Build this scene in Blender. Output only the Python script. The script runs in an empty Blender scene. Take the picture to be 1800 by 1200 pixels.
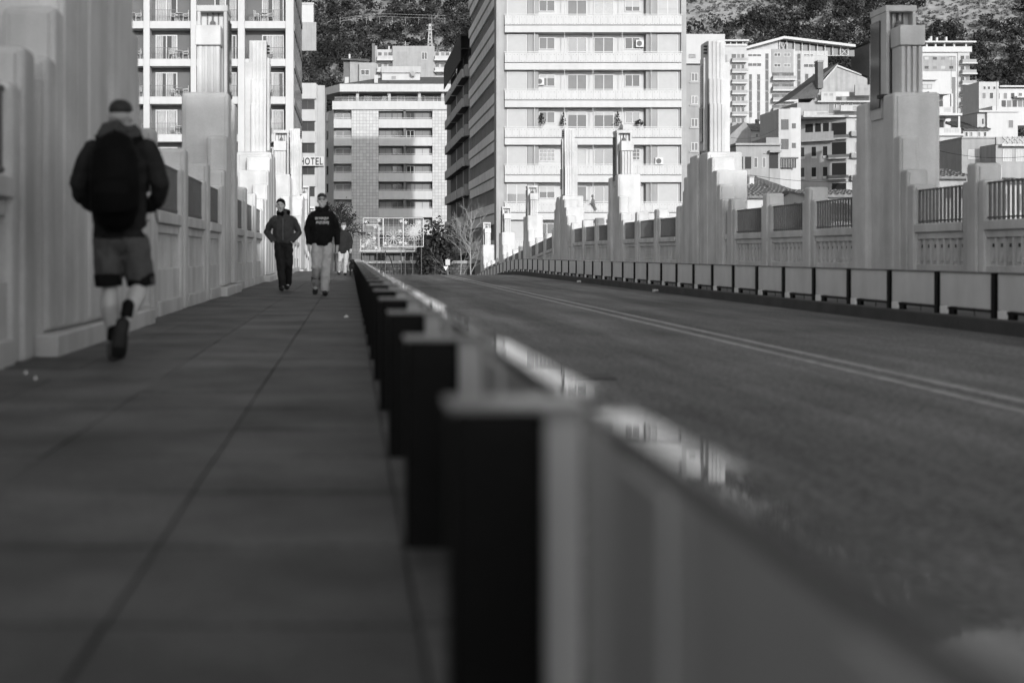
import bpy, bmesh, math, random
import numpy as np
from mathutils import Vector, Matrix, Quaternion
R = math.radians
random.seed(7); rng = np.random.default_rng(7)
sc = bpy.context.scene
COL = sc.collection

# ---------------------------------------------------------------- camera, sky, sun, exposure
CAMZ = 0.73; FPX = 2500.0; VX, VY = 615.0, 446.0     # f in px of the 1800 px wide photo (50 mm), vanishing point of the bridge
cam_d = bpy.data.cameras.new("camera"); cam = bpy.data.objects.new("camera", cam_d); COL.objects.link(cam)
cam.location = (0, 0, CAMZ); cam.rotation_euler = (R(90), 0, 0)
cam_d.sensor_width = 36; cam_d.lens = FPX/1800*36
cam_d.shift_x = (900-VX)/1800; cam_d.shift_y = -(600-VY)/1800
cam_d.clip_start = 0.1; cam_d.clip_end = 6000
cam_d.dof.use_dof = True; cam_d.dof.focus_distance = 105; cam_d.dof.aperture_fstop = 1.6
sc.camera = cam

SUN_AZ, SUN_EL = 9.0, 15.0          # degrees right of straight-behind, and elevation
world = bpy.data.worlds.new("World"); sc.world = world; world.use_nodes = True
nt = world.node_tree; nt.nodes.clear()
sky = nt.nodes.new("ShaderNodeTexSky"); sky.sky_type = 'NISHITA'; sky.sun_disc = False
sky.sun_elevation = R(SUN_EL); sky.sun_rotation = R(180-SUN_AZ); sky.dust_density = 1.2; sky.air_density = 1.0
bw = nt.nodes.new("ShaderNodeRGBToBW"); bg = nt.nodes.new("ShaderNodeBackground"); wo = nt.nodes.new("ShaderNodeOutputWorld")
nt.links.new(sky.outputs[0], bw.inputs[0]); nt.links.new(bw.outputs[0], bg.inputs[0]); nt.links.new(bg.outputs[0], wo.inputs[0])
bg.inputs[1].default_value = 0.15
sun_d = bpy.data.lights.new("sun", 'SUN'); sun = bpy.data.objects.new("sun", sun_d); COL.objects.link(sun)
sun_d.energy = 2.0; sun_d.angle = R(0.5); sun_d.color = (1, 1, 1)
sdir = Vector((math.sin(R(SUN_AZ))*math.cos(R(SUN_EL)), -math.cos(R(SUN_AZ))*math.cos(R(SUN_EL)), math.sin(R(SUN_EL))))
sun.rotation_euler = sdir.to_track_quat('Z', 'Y').to_euler(); sun.location = (20, -60, 60)
vs = sc.view_settings; vs.view_transform = 'Standard'; vs.look = 'None'; vs.exposure = 0.72; vs.gamma = 1.0; vs.use_curve_mapping = False
try: sc.cycles.max_bounces = 6; sc.cycles.use_denoising = True
except Exception: pass

# ---------------------------------------------------------------- materials (a black and white photograph: all greys)
def M(name, v, rough=.85, var=.12, scale=1.5, bump=0.0, metal=0.0, spec=.3, streak=0.0, fine=0.0, fscale=90, bscale=None, detail=6):
    m = bpy.data.materials.new(name); m.use_nodes = True; t = m.node_tree; N = t.nodes; L = t.links
    p = N["Principled BSDF"]; p.inputs["Roughness"].default_value = rough; p.inputs["Metallic"].default_value = metal
    p.inputs["Specular IOR Level"].default_value = spec
    g = N.new("ShaderNodeNewGeometry")
    n = N.new("ShaderNodeTexNoise"); n.inputs["Scale"].default_value = scale; n.inputs["Detail"].default_value = detail; n.inputs["Roughness"].default_value = .62
    L.new(g.outputs["Position"], n.inputs["Vector"])
    r = N.new("ShaderNodeMapRange"); r.inputs[1].default_value = .25; r.inputs[2].default_value = .75
    r.inputs[3].default_value = v*(1-var); r.inputs[4].default_value = v*(1+var)
    L.new(n.outputs["Fac"], r.inputs[0]); out = r.outputs[0]
    def mul(a, b):
        x = N.new("ShaderNodeMath"); x.operation = 'MULTIPLY'; L.new(a, x.inputs[0]); L.new(b, x.inputs[1]); return x.outputs[0]
    if streak:
        mp = N.new("ShaderNodeMapping"); mp.inputs["Scale"].default_value = (2.6, 2.6, .22); L.new(g.outputs["Position"], mp.inputs[0])
        n2 = N.new("ShaderNodeTexNoise"); n2.inputs["Scale"].default_value = 1.0; n2.inputs["Detail"].default_value = 5; L.new(mp.outputs[0], n2.inputs["Vector"])
        r2 = N.new("ShaderNodeMapRange"); r2.inputs[1].default_value = .28; r2.inputs[2].default_value = .6; r2.inputs[3].default_value = 1-streak; r2.inputs[4].default_value = 1
        L.new(n2.outputs["Fac"], r2.inputs[0]); out = mul(out, r2.outputs[0])
    if fine:
        n3 = N.new("ShaderNodeTexNoise"); n3.inputs["Scale"].default_value = fscale; n3.inputs["Detail"].default_value = 3; L.new(g.outputs["Position"], n3.inputs["Vector"])
        r3 = N.new("ShaderNodeMapRange"); r3.inputs[1].default_value = .3; r3.inputs[2].default_value = .7; r3.inputs[3].default_value = 1-fine; r3.inputs[4].default_value = 1+fine
        L.new(n3.outputs["Fac"], r3.inputs[0]); out = mul(out, r3.outputs[0])
    L.new(out, p.inputs["Base Color"])
    if bump:
        nb = N.new("ShaderNodeTexNoise"); nb.inputs["Scale"].default_value = bscale or scale*8; nb.inputs["Detail"].default_value = 4; L.new(g.outputs["Position"], nb.inputs["Vector"])
        b = N.new("ShaderNodeBump"); b.inputs["Strength"].default_value = bump; b.inputs["Distance"].default_value = .02
        L.new(nb.outputs["Fac"], b.inputs["Height"]); L.new(b.outputs[0], p.inputs["Normal"])
    return m
def M_grid(name, v, vm, bw_, bh, msize=.03, offset=0.0, axis='xz', var=.12, rough=.7):
    m = M(name, v, rough, var, 2.0); t = m.node_tree; N = t.nodes; L = t.links; p = N["Principled BSDF"]
    g = N.new("ShaderNodeNewGeometry"); s = N.new("ShaderNodeSeparateXYZ"); c = N.new("ShaderNodeCombineXYZ"); L.new(g.outputs["Position"], s.inputs[0])
    a = {'x': 0, 'y': 1, 'z': 2}; L.new(s.outputs[a[axis[0]]], c.inputs[0]); L.new(s.outputs[a[axis[1]]], c.inputs[1])
    b = N.new("ShaderNodeTexBrick"); b.offset = offset; b.inputs["Scale"].default_value = 1; b.inputs["Brick Width"].default_value = bw_; b.inputs["Row Height"].default_value = bh
    b.inputs["Mortar Size"].default_value = msize; b.inputs["Mortar Smooth"].default_value = .2
    for i, k in ((1, 1-var), (2, 1+var), (3, vm/v)): b.inputs[i].default_value = (k, k, k, 1)
    b.inputs["Bias"].default_value = 0
    L.new(c.outputs[0], b.inputs["Vector"])
    old = p.inputs["Base Color"].links[0].from_socket
    x = N.new("ShaderNodeMath"); x.operation = 'MULTIPLY'; L.new(old, x.inputs[0]); L.new(b.outputs["Color"], x.inputs[1]); L.new(x.outputs[0], p.inputs["Base Color"])
    return m
MT = dict(
 pylon=M("bridge_concrete", .55, .9, .20, 1.0, .4, streak=.22, fine=.09), plinth=M("plinth_concrete", .52, .9, .12, 1.1, .3, streak=.2, fine=.06),
 asphalt=M("asphalt", .118, .7, .45, .30, .6, fine=.6, fscale=32, bscale=55, spec=.15), paving=M("paving_stone", .106, .65, .60, 1.3, .35, fine=.3, bscale=45, spec=.15),
 joint=M("paving_joint", .042, .95, .2, 4), kerb=M("kerb_stone", .06, .85, .3, 2, .3, fine=.15), line=M("worn_road_paint", .31, .8, .5, 9, fine=.2),
 dark=M("dark_paint", .004, .5, .25, 6, .1, spec=.08), panel=M("grey_metal_panel", .37, .24, .10, 2, 0, spec=.45), cap=M("lacquered_cap", .13, .035, .2, 3, metal=0, spec=.2), plate=M("lacquered_plate", .17, .3, .15, 3, spec=.4), panel2=M("lifted_grey_panel", .62, .4, .10, 2, spec=.4, streak=.12),
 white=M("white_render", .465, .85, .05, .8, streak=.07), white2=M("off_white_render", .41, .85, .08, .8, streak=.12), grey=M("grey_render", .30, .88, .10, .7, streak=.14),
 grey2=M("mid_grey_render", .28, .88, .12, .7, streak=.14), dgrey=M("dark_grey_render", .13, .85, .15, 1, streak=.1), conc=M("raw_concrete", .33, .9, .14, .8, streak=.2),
 glass=M("window_glass", .02, .08, .3, .6, spec=.35), sglass=M("smoked_glass", .05, .10, .3, .5, spec=.6), blind=M("roller_blind", .39, .8, .06, 2), blind2=M("grey_blind", .19, .8, .08, 2),
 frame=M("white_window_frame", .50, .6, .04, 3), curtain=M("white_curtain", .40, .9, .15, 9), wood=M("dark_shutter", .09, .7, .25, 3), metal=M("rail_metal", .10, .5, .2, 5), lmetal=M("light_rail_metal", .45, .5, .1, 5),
 plastic=M("white_plastic", .52, .5, .04, 4), black=M("black_metal", .015, .6, .2, 6), roof=M("tile_roof", .17, .9, .35, 2.5, .4, fine=.2), roofd=M("dark_roof", .10, .85, .25, 1.5, streak=.2),
 bark=M("bark", .09, .95, .3, 6, .5), pale_bark=M("pale_bark", .26, .95, .2, 5), leaf=M("leaf", .02, .6, .45, 1.8), pine=M("pine_needles", .015, .85, .4, .35), pinem=M("mid_pine_needles", .028, .85, .4, .35), pine2=M("pale_shrub", .12, .9, .4, .5), pineg=M("grey_green_pine", .062, .85, .5, .4),  # pine2 is the pale grey of the scrub itself
 hill=M("rocky_hillside", .24, .95, .5, .22, .8, fine=.15, detail=9), ground=M("town_ground", .16, .95, .3, .4, .3), skin=M("skin", .46, .55, .06, 12, spec=.4), hair=M("dark_hair", .02, .6, .3, 30),
 jacket=M("dark_grey_jacket", .022, .85, .25, 9, .3, spec=.08), jacket2=M("charcoal_jacket", .055, .85, .25, 9, .3, spec=.08), blackcloth=M("black_cloth", .010, .9, .3, 9, .2, spec=.08), pack=M("black_nylon", .003, .65, .3, 9, .2, spec=.08), shorts=M("grey_shorts", .085, .9, .2, 9, .2, spec=.08),
 pants=M("light_trousers", .40, .9, .15, 9, .2, spec=.08), dpants=M("dark_trousers", .022, .9, .2, 9, .2, spec=.08), sideband=M("lifted_side_render", .80, .88, .10, .7, streak=.14), hotelw=M("hotel_back_wall", .13, .88, .1, .7), print=M("pale_print", .42, .9, .15, 30), shoe=M("black_shoe", .010, .6, .2, 15), scarf=M("dark_scarf", .008, .9, .2, 15, spec=.08), coat=M("dark_coat", .022, .9, .2, 10, spec=.08),  # sideband is paler to lift a side that gets little light
 fur=M("black_fur", .012, .8, .3, 30), tan=M("tan_fur", .20, .9, .2, 30), paper=M("white_paper", .75, .8, .05, 20), letter=M("black_letters", .02, .5, .1, 5), lamp=M("frosted_lamp", .5, .4, .05, 5), dull=M("dull_cloth", .10, .9, .2, 9, spec=.08),
)
def rnd_tone(m, lo, hi):            # each slab its own tone
    t = m.node_tree; N = t.nodes; L = t.links; p = N["Principled BSDF"]; i = N.new("ShaderNodeObjectInfo"); r = N.new("ShaderNodeMapRange"); r.inputs[3].default_value = lo; r.inputs[4].default_value = hi
    L.new(i.outputs["Random"], r.inputs[0]); x = N.new("ShaderNodeMath"); x.operation = 'MULTIPLY'; L.new(p.inputs["Base Color"].links[0].from_socket, x.inputs[0]); L.new(r.outputs[0], x.inputs[1]); L.new(x.outputs[0], p.inputs["Base Color"])
rnd_tone(MT['paving'], .82, 1.12)
def tracks(m):                     # tyre-polished lanes and long stains along the road
    t = m.node_tree; N = t.nodes; L = t.links; p = N["Principled BSDF"]; g = N.new("ShaderNodeNewGeometry"); mp = N.new("ShaderNodeMapping"); mp.inputs["Scale"].default_value = (1.15, .07, 1); L.new(g.outputs["Position"], mp.inputs[0])
    n = N.new("ShaderNodeTexNoise"); n.inputs["Scale"].default_value = 1; n.inputs["Detail"].default_value = 6; n.inputs["Roughness"].default_value = .7; L.new(mp.outputs[0], n.inputs["Vector"]); r = N.new("ShaderNodeMapRange"); r.inputs[1].default_value = .3; r.inputs[2].default_value = .7; r.inputs[3].default_value = .62; r.inputs[4].default_value = 1.45
    L.new(n.outputs["Fac"], r.inputs[0]); x = N.new("ShaderNodeMath"); x.operation = 'MULTIPLY'; L.new(p.inputs["Base Color"].links[0].from_socket, x.inputs[0]); L.new(r.outputs[0], x.inputs[1]); L.new(x.outputs[0], p.inputs["Base Color"])
    r2 = N.new("ShaderNodeMapRange"); r2.inputs[1].default_value = .3; r2.inputs[2].default_value = .7; r2.inputs[3].default_value = .78; r2.inputs[4].default_value = .52; L.new(n.outputs["Fac"], r2.inputs[0]); L.new(r2.outputs[0], p.inputs["Roughness"])
tracks(MT['asphalt'])
MT['tile'] = M_grid("facade_tile", .44, .25, .55, .55, .035, 0.0, 'xz', .10)
MT['brick'] = M_grid("rough_brick", .13, .05, .45, .22, .03, .5, 'xz', .35, .9)
MT['seam'] = M_grid("seamed_roof", .11, .05, .5, 60, .05, 0, 'xy', .1)
# ---------------------------------------------------------------- helpers
WL = {}
class MB:
    def __init__(s): s.v = []; s.f = []
    def add(s, v, f):
        o = len(s.v); s.v += [tuple(p) for p in v]; s.f += [tuple(i+o for i in q) for q in f]; return s
    def box(s, x0, x1, y0, y1, z0, z1):
        x0, x1 = min(x0, x1), max(x0, x1); y0, y1 = min(y0, y1), max(y0, y1); z0, z1 = min(z0, z1), max(z0, z1)
        return s.add([(x0,y0,z0),(x1,y0,z0),(x1,y1,z0),(x0,y1,z0),(x0,y0,z1),(x1,y0,z1),(x1,y1,z1),(x0,y1,z1)],
              [(0,3,2,1),(4,5,6,7),(0,1,5,4),(1,2,6,5),(2,3,7,6),(3,0,4,7)])
    def prism(s, pts, axis, a0, a1):          # pts 2-D outline, extruded along axis 0/1/2
        n = len(pts)
        def P(p, a):
            q = list(p); q.insert(axis, a); return q
        s.add([P(p, a0) for p in pts]+[P(p, a1) for p in pts], [tuple(range(n))[::-1], tuple(range(n, 2*n))]+[(i, (i+1) % n, n+(i+1) % n, n+i) for i in range(n)])
        return s
    def tube(s, p0, p1, r0, r1=None, n=6):
        r1 = r0 if r1 is None else r1; p0 = Vector(p0); p1 = Vector(p1); d = (p1-p0)
        if d.length < 1e-6: return s
        q = d.to_track_quat('Z', 'Y'); v = []
        for p, r in ((p0, r0), (p1, r1)):
            for k in range(n):
                a = 2*math.pi*k/n; v.append(p + q @ Vector((r*math.cos(a), r*math.sin(a), 0)))
        s.add(v, [(k, (k+1) % n, n+(k+1) % n, n+k) for k in range(n)]+[tuple(range(n))[::-1], tuple(range(n, 2*n))]); return s
    def ball(s, c, rx, ry=None, rz=None, n=12, m=8):
        ry = ry or rx; rz = rz or rx; v = [(c[0], c[1], c[2]-rz)]
        for i in range(1, m):
            t = math.pi*i/m
            for k in range(n): a = 2*math.pi*k/n; v.append((c[0]+rx*math.sin(t)*math.cos(a), c[1]+ry*math.sin(t)*math.sin(a), c[2]-rz*math.cos(t)))
        v.append((c[0], c[1], c[2]+rz)); f = [(0, 1+(k+1) % n, 1+k) for k in range(n)]
        for i in range(m-2): f += [(1+i*n+k, 1+i*n+(k+1) % n, 1+(i+1)*n+(k+1) % n, 1+(i+1)*n+k) for k in range(n)]
        e = len(v)-1; f += [(e, e-n+k, e-n+(k+1) % n) for k in range(n)]; s.add(v, f); return s
    def loft(s, rings, n=14, cap0=.6, cap1=.6):                 # rings: (x, y, z, r_side, r_front): closed tapered limb with rounded ends
        P = [Vector(r[:3]) for r in rings]; v = []; f = []
        full = []
        for i, r in enumerate(rings):
            d = (P[min(i+1, len(P)-1)]-P[max(i-1, 0)]).normalized(); full.append((P[i], d, r[3], r[4] if len(r) > 4 else r[3]))
        a, b = full[0], full[-1]
        full = ([(a[0]-a[1]*min(a[2],a[3])*cap0, a[1], a[2]*.55, a[3]*.55)] if cap0 else [])+full+([(b[0]+b[1]*min(b[2],b[3])*cap1, b[1], b[2]*.55, b[3]*.55)] if cap1 else [])
        for p, d, rs, rf in full:
            ref = Vector((1, 0, 0)); sx = (ref-d*ref.dot(d))
            if sx.length < .2: ref = Vector((0, 1, 0)); sx = ref-d*ref.dot(d)
            sx.normalize(); fy = d.cross(sx)
            for k in range(n): t = 2*math.pi*k/n; v.append(p+sx*rs*math.cos(t)+fy*rf*math.sin(t))
        m = len(full)
        for i in range(m-1): f += [(i*n+k, i*n+(k+1) % n, (i+1)*n+(k+1) % n, (i+1)*n+k) for k in range(n)]
        f += [tuple(range(n))[::-1], tuple(range((m-1)*n, m*n))]; s.add(v, f); return s

def drop(y):
    q = max(0.0, y-58); return .055*q*q/24 if q < 12 else .055*(q-6)
def tagp(o, label=None, cat=None, group=None, kind=None):
    for k, v in (("label", label), ("category", cat), ("group", group), ("kind", kind)):
        if v: o[k] = v
    return o
def thing(name, loc, label, cat, group=None):
    o = bpy.data.objects.new(name, None); COL.objects.link(o); o.location = loc; o.empty_display_size = .2; WL[o] = Vector(loc)
    return tagp(o, label, cat, group)
def ob(name, mb, mat, parent=None, bevel=0, smooth=False, dropped=False, seg=2):
    """mesh in world coordinates -> object with its origin at its own base centre, child of parent"""
    v = np.array([tuple(p) for p in mb.v], dtype=float)
    if dropped:
        v[:, 2] -= np.array([drop(y) for y in v[:, 1]])
    lo, hi = v.min(0), v.max(0); c = np.array([(lo[0]+hi[0])/2, (lo[1]+hi[1])/2, lo[2]])
    me = bpy.data.meshes.new(name); me.from_pydata((v-c).tolist(), [], mb.f)
    me.materials.append(MT[mat] if isinstance(mat, str) else mat)
    if smooth: me.polygons.foreach_set("use_smooth", [True]*len(me.polygons))
    o = bpy.data.objects.new(name, me); COL.objects.link(o); WL[o] = Vector(c); o.location = c
    if parent is not None: o.parent = parent; o.location = Vector(c)-WL[parent]
    if bevel:
        b = o.modifiers.new("bevel", 'BEVEL'); b.width = bevel; b.segments = seg; b.limit_method = 'ANGLE'; b.angle_limit = R(40)
        me.polygons.foreach_set("use_smooth", [True]*len(me.polygons)); b.harden_normals = True
    return o
def bxo(name, mat, parent, x0, x1, y0, y1, z0, z1, bevel=0, dropped=False):
    return ob(name, MB().box(x0, x1, y0, y1, z0, z1), mat, parent, bevel, dropped=dropped)
def inst(src, world, parent=None):
    o = src.copy(); COL.objects.link(o); WL[o] = Vector(world); o.parent = parent
    o.location = Vector(world)-(WL[parent] if parent else Vector((0, 0, 0))); return o
SH = {}
def shared(key, name, mat, parent, w, d, h, at, bevel=0):
    """box w*d*h whose base centre stands at `at`; alike boxes share their mesh"""
    k = (key, round(w, 4), round(d, 4), round(h, 4), mat)
    if k in SH:
        o = inst(SH[k], at, parent); o.name = name; return o
    o = bxo(name, mat, parent, at[0]-w/2, at[0]+w/2, at[1]-d/2, at[1]+d/2, at[2], at[2]+h, bevel); SH[k] = o; return o
def tree_copy(src, world, parent=None):
    o = inst(src, world, parent)
    for ch in [c for c in src.children]: tree_copy(ch, Vector(world)+(WL[ch]-WL[src]), o)
    return o
def PXX(px, z): return (px-VX)/FPX*z
def PXZ(py, z): return CAMZ+(VY-py)/FPX*z
class Fac:
    """a facade plane at distance z facing the viewer: rectangles given by where their edges show, depth in metres behind the plane"""
    def __init__(s, z, parent): s.z = z; s.p = parent
    def X(s, px): return PXX(px, s.z)
    def Z(s, py): return PXZ(py, s.z)
    def bx(s, name, mat, a, b, t, u, d0, d1, parent=None, bevel=0):
        return bxo(name, mat, parent or s.p, s.X(a), s.X(b), s.z+d0, s.z+d1, s.Z(u), s.Z(t), bevel)
    def win(s, a, b, t, u, d=0, pane='glass', frame='frame', mull=1, fw=.06, name='window'):
        x0, x1, z0, z1 = s.X(a), s.X(b), s.Z(u), s.Z(t); y = s.z+d; m = MB()
        m.box(x0, x0+fw, y-.07, y-.002, z0, z1); m.box(x1-fw, x1, y-.07, y-.002, z0, z1); m.box(x0+fw, x1-fw, y-.068, y-.002, z0, z0+fw); m.box(x0+fw, x1-fw, y-.068, y-.002, z1-fw, z1)
        for k in range(1, mull+1): xm = x0+(x1-x0)*k/(mull+1); m.box(xm-fw/2, xm+fw/2, y-.064, y-.002, z0+fw, z1-fw)
        o = ob(name, m, frame, s.p)
        bxo('pane', pane, o, x0+fw*.5, x1-fw*.5, y-.03, y-.004, z0+fw*.5, z1-fw*.5); return o
    def dwin(s, a, b, t, u, d=0, pane='glass'):     # small far window: one pane box, slightly proud of the wall
        return s.bx('window', pane, a, b, t, u, d-.05, d+.02)
# ---------------------------------------------------------------- ground, hill, bridge deck
def sm(x, a, b):
    t = np.clip((x-a)/(b-a), 0, 1); return t*t*(3-2*t)
def Hn(x, y):
    x = np.asarray(x, float); y = np.asarray(y, float)
    city = np.interp(y, [-3000, -30, -14, 8, 90, 108, 118, 240, 330, 400, 430], [-2, -2, -3, -26, -26, -6, -3.2, -3.2, 6, 22, 30])
    right = np.interp(y, [-3000, -30, -14, 8, 60, 100, 150, 200, 400, 430], [-2, -2, -3, -26, -20, -10, -4, 1, 22, 30])
    b = sm(x, 26, 36); h = city*(1-b)+right*b
    far = np.clip(y-430, 0, None)
    ridge = 9*np.sin(x*.021+1.0)+6*np.sin(x*.047+y*.013)+3*np.sin(x*.11+y*.06)
    h = h+far*(.60+.06*np.sin(x*.012))*(1-.25*sm(far, 200, 900))+sm(far, 0, 60)*ridge*.6
    return np.where(far > 1300, 30+1300*.5, h)
def H(x, y): return float(Hn(x, y))
xs = np.concatenate([np.linspace(-3500, -420, 12), np.arange(-400, 521, 7), np.linspace(540, 3500, 12)])
ys = np.concatenate([np.linspace(-3000, -80, 8), np.arange(-60, 700, 6), np.linspace(720, 4000, 14)])
X, Y = np.meshgrid(xs, ys); Z = Hn(X, Y)
nx, ny = len(xs), len(ys); m = MB(); m.v = np.stack([X.ravel(), Y.ravel(), Z.ravel()], 1).tolist()
ids = np.arange(nx*ny).reshape(ny, nx); q = np.stack([ids[:-1, :-1], ids[:-1, 1:], ids[1:, 1:], ids[1:, :-1]], -1).reshape(-1, 4)
m.f = [tuple(r) for r in q.tolist()]
tagp(ob('terrain', m, 'hill', None, smooth=True), kind='structure')

LPX, RPX = -2.25, 9.75                # parapet faces, left and right
Y0, Y1 = -30.0, 112.0
ysd = list(np.arange(Y0, 57, 3.0))+list(np.arange(57, Y1+.1, 1.0))
def strip(name, x0, x1, ztop, mat, thick=.3, kind='structure', ya=Y0, yb=Y1):
    yy = [y for y in ysd if ya < y < yb]; yy = [ya]+yy+[yb]; m = MB(); v = []
    for y in yy:
        d = drop(y); v += [(x0, y, ztop-d), (x1, y, ztop-d), (x1, y, ztop-thick-d), (x0, y, ztop-thick-d)]
    f = [(0, 1, 2, 3)]
    for i in range(len(yy)-1):
        a = 4*i; b = a+4; f += [(a, b, b+1, a+1), (a+1, b+1, b+2, a+2), (a+2, b+2, b+3, a+3), (a+3, b+3, b, a)]
    e = 4*(len(yy)-1); f.append((e+3, e+2, e+1, e)); m.add(v, f); return tagp(ob(name, m, mat), kind=kind)
strip('road', .42, 7.08, -.15, 'asphalt', .5)
strip('kerb', .30, .42, -.004, 'kerb', .6); strip('kerb', 7.08, 7.20, -.004, 'kerb', .6)
strip('pavement', RPX+.5, 7.2, 0, 'paving', .6)
side = strip('pavement', -2.85, .30, -.008, 'joint', .6)
strip('deck_edge', -3.2, -2.85, -.02, 'plinth', 1.4); strip('deck_edge', RPX+.5, RPX+.95, -.02, 'plinth', 1.4)
ls = strip('road_marking', 3.70, 3.80, -.146, 'line', .003); ls2 = strip('road_marking', 3.96, 4.06, -.146, 'line', .003)
# bridge piers
for y in (13.2, 39.2, 65.2, 91.2): tagp(ob('bridge_pier', MB().box(-1.5, 9, y-1.6, y+1.6, -27, -.66), 'plinth'), kind='structure')
# paving slabs: each its own slab near the viewer, joined farther on
cols = [(-2.34, -1.72), (-1.72, -1.10), (-1.10, -.48), (-.48, .135), (.135, .30)]
g = .0035; gt = .024; rows = 0; y = 2.0-.78*4
sl_far = MB(); k = 0
while y < 111:
    for c, (a, b) in enumerate(cols):
        off = .39*(c % 2) if c < 4 else 0
        yy = y+off*0 + (.78*.0)
        if yy < 16:
            o = shared('slab%d' % c, 'paving_slab', 'paving', side, b-a-2*g, .78-2*gt*(1 if k % 2 else .45), .032, ((a+b)/2, yy+.39, -.028+random.uniform(-.003, .003)), .004)
            o.rotation_euler = (R(random.uniform(-.25, .25)), R(random.uniform(-.2, .2)), 0)
        else:
            dz = random.uniform(-.003, .003)
            d0, d1 = drop(yy), drop(yy+.78); z0 = .004+dz
            sl_far.add([(a+g, yy+g, z0-d0), (b-g, yy+g, z0-d0), (b-g, yy+.78-g, z0-d1), (a+g, yy+.78-g, z0-d1),
                        (a+g, yy+g, z0-d0-.03), (b-g, yy+g, z0-d0-.03), (b-g, yy+.78-g, z0-d1-.03), (a+g, yy+.78-g, z0-d1-.03)],
                       [(0,1,2,3), (0,4,5,1), (1,5,6,2), (2,6,7,3), (3,7,4,0)])
    y += .78; k += 1
tagp(ob('far_paving_slabs', sl_far, 'paving', side), kind='stuff')
# road-surface patch
tagp(ob('drain_cover', MB().box(1.56, 1.87, 9.95, 10.35, -.150, -.142), 'black', None), kind='structure')
# plaza beyond the bridge
tagp(ob('plaza', MB().box(-60, 60, 112, 260, -3.4, -2.95), 'paving'), kind='structure')

# ---------------------------------------------------------------- bridge balustrades and pylons
def BX(side, u): return LPX-u if side == 'L' else RPX+u
def lamp_pylon(side, y, label):
    d = drop(y); X_ = lambda u: BX(side, u); t = thing('lamp_pylon', (X_(.3), y, -d), label, 'pylon', 'bridge pylons with a lantern')
    def B(name, mat, u0, u1, v0, v1, z0, z1, bv=.045, par=None): return bxo(name, mat, par or t, X_(u0), X_(u1), y+v0, y+v1, z0-d, z1-d, bv)
    B('plinth', 'plinth', -.16, .8, -1.9, 1.3, -.02, .16, .02)
    for sg in (-1, 1):
        a, b = sorted((sg*.95, sg*.42)); blk = B('block', 'pylon', -.10, .74, a, b, .16, 3.60 if sg < 0 else 3.56, .06)
        e0, e1 = sorted((sg*.975, sg*.9)); B('raised_face', 'pylon', -.04, .68, e0, e1, .2, 3.54, .03, blk)
        for i, (vv, zz, u1) in enumerate(((1.20, 2.81, .26), (1.48, 2.2, .31), (1.74, 1.93, .36)) if sg < 0 else ((1.2, 2.25, .31),)):
            a, b = sorted((sg*(vv-.3), sg*vv)); st = B('step', 'pylon', -.09+.015*i, u1, a, b, .16, zz, .05)
            e0, e1 = sorted((sg*(vv+.02), sg*(vv-.1))); B('raised_face', 'pylon', -.045+.015*i, u1-.05, e0, e1, .2, zz-.05, .02, st)
    B('groove_wall', 'pylon', .02, .7, -.43, .43, .16, 3.5, .01)
    # lantern: open-fronted box with panes between mullions
    L_ = B('lantern', 'plinth', -.02, .52, -.16, .36, 3.2, 5.23, .012)
    B('lantern_roof', 'plinth', -.035, .535, -.415, .38, 5.12, 5.235, .015)
    for u in (-.02, .46): B('corner_post', 'plinth', u, u+.06, -.40, -.15, 3.55, 5.13, .01)
    B('pane', 'lamp', .03, .47, -.19, -.165, 3.6, 5.12, 0, L_)
    B('side_pane', 'glass', -.045, -.022, -.13, .33, 3.4, 5.0, 0, L_)
    for u in (.14, .24, .34): B('mullion', 'dgrey', u, u+.018, -.23, -.192, 3.6, 5.12, 0, L_)
    m = MB().tube((X_(.25), y-.27, 5.12-d), (X_(.25), y-.27, 4.98-d), .012); m.ball((X_(.25), y-.27, 4.92-d), .055); m.tube((X_(.25), y-.27, 4.98-d), (X_(.25), y-.27, 4.86-d), .02, .075, 10)
    ob('lamp', m, 'dgrey', L_)
    B('lantern_bracket', 'black', -.10, .06, -.42, -.16, 3.56, 3.62, 0)
    # fluted pier and its cube
    B('pier', 'pylon', .07, .48, -.80, -.44, 3.60, 4.44, .008)
    for k in range(4): B('rib', 'pylon', .08+k*.102, .135+k*.102, -.855, -.795, 3.60, 4.43, .006)
    B('cube', 'pylon', .05, .50, -.88, -.42, 4.445, 4.80, .015)
    return t
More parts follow.
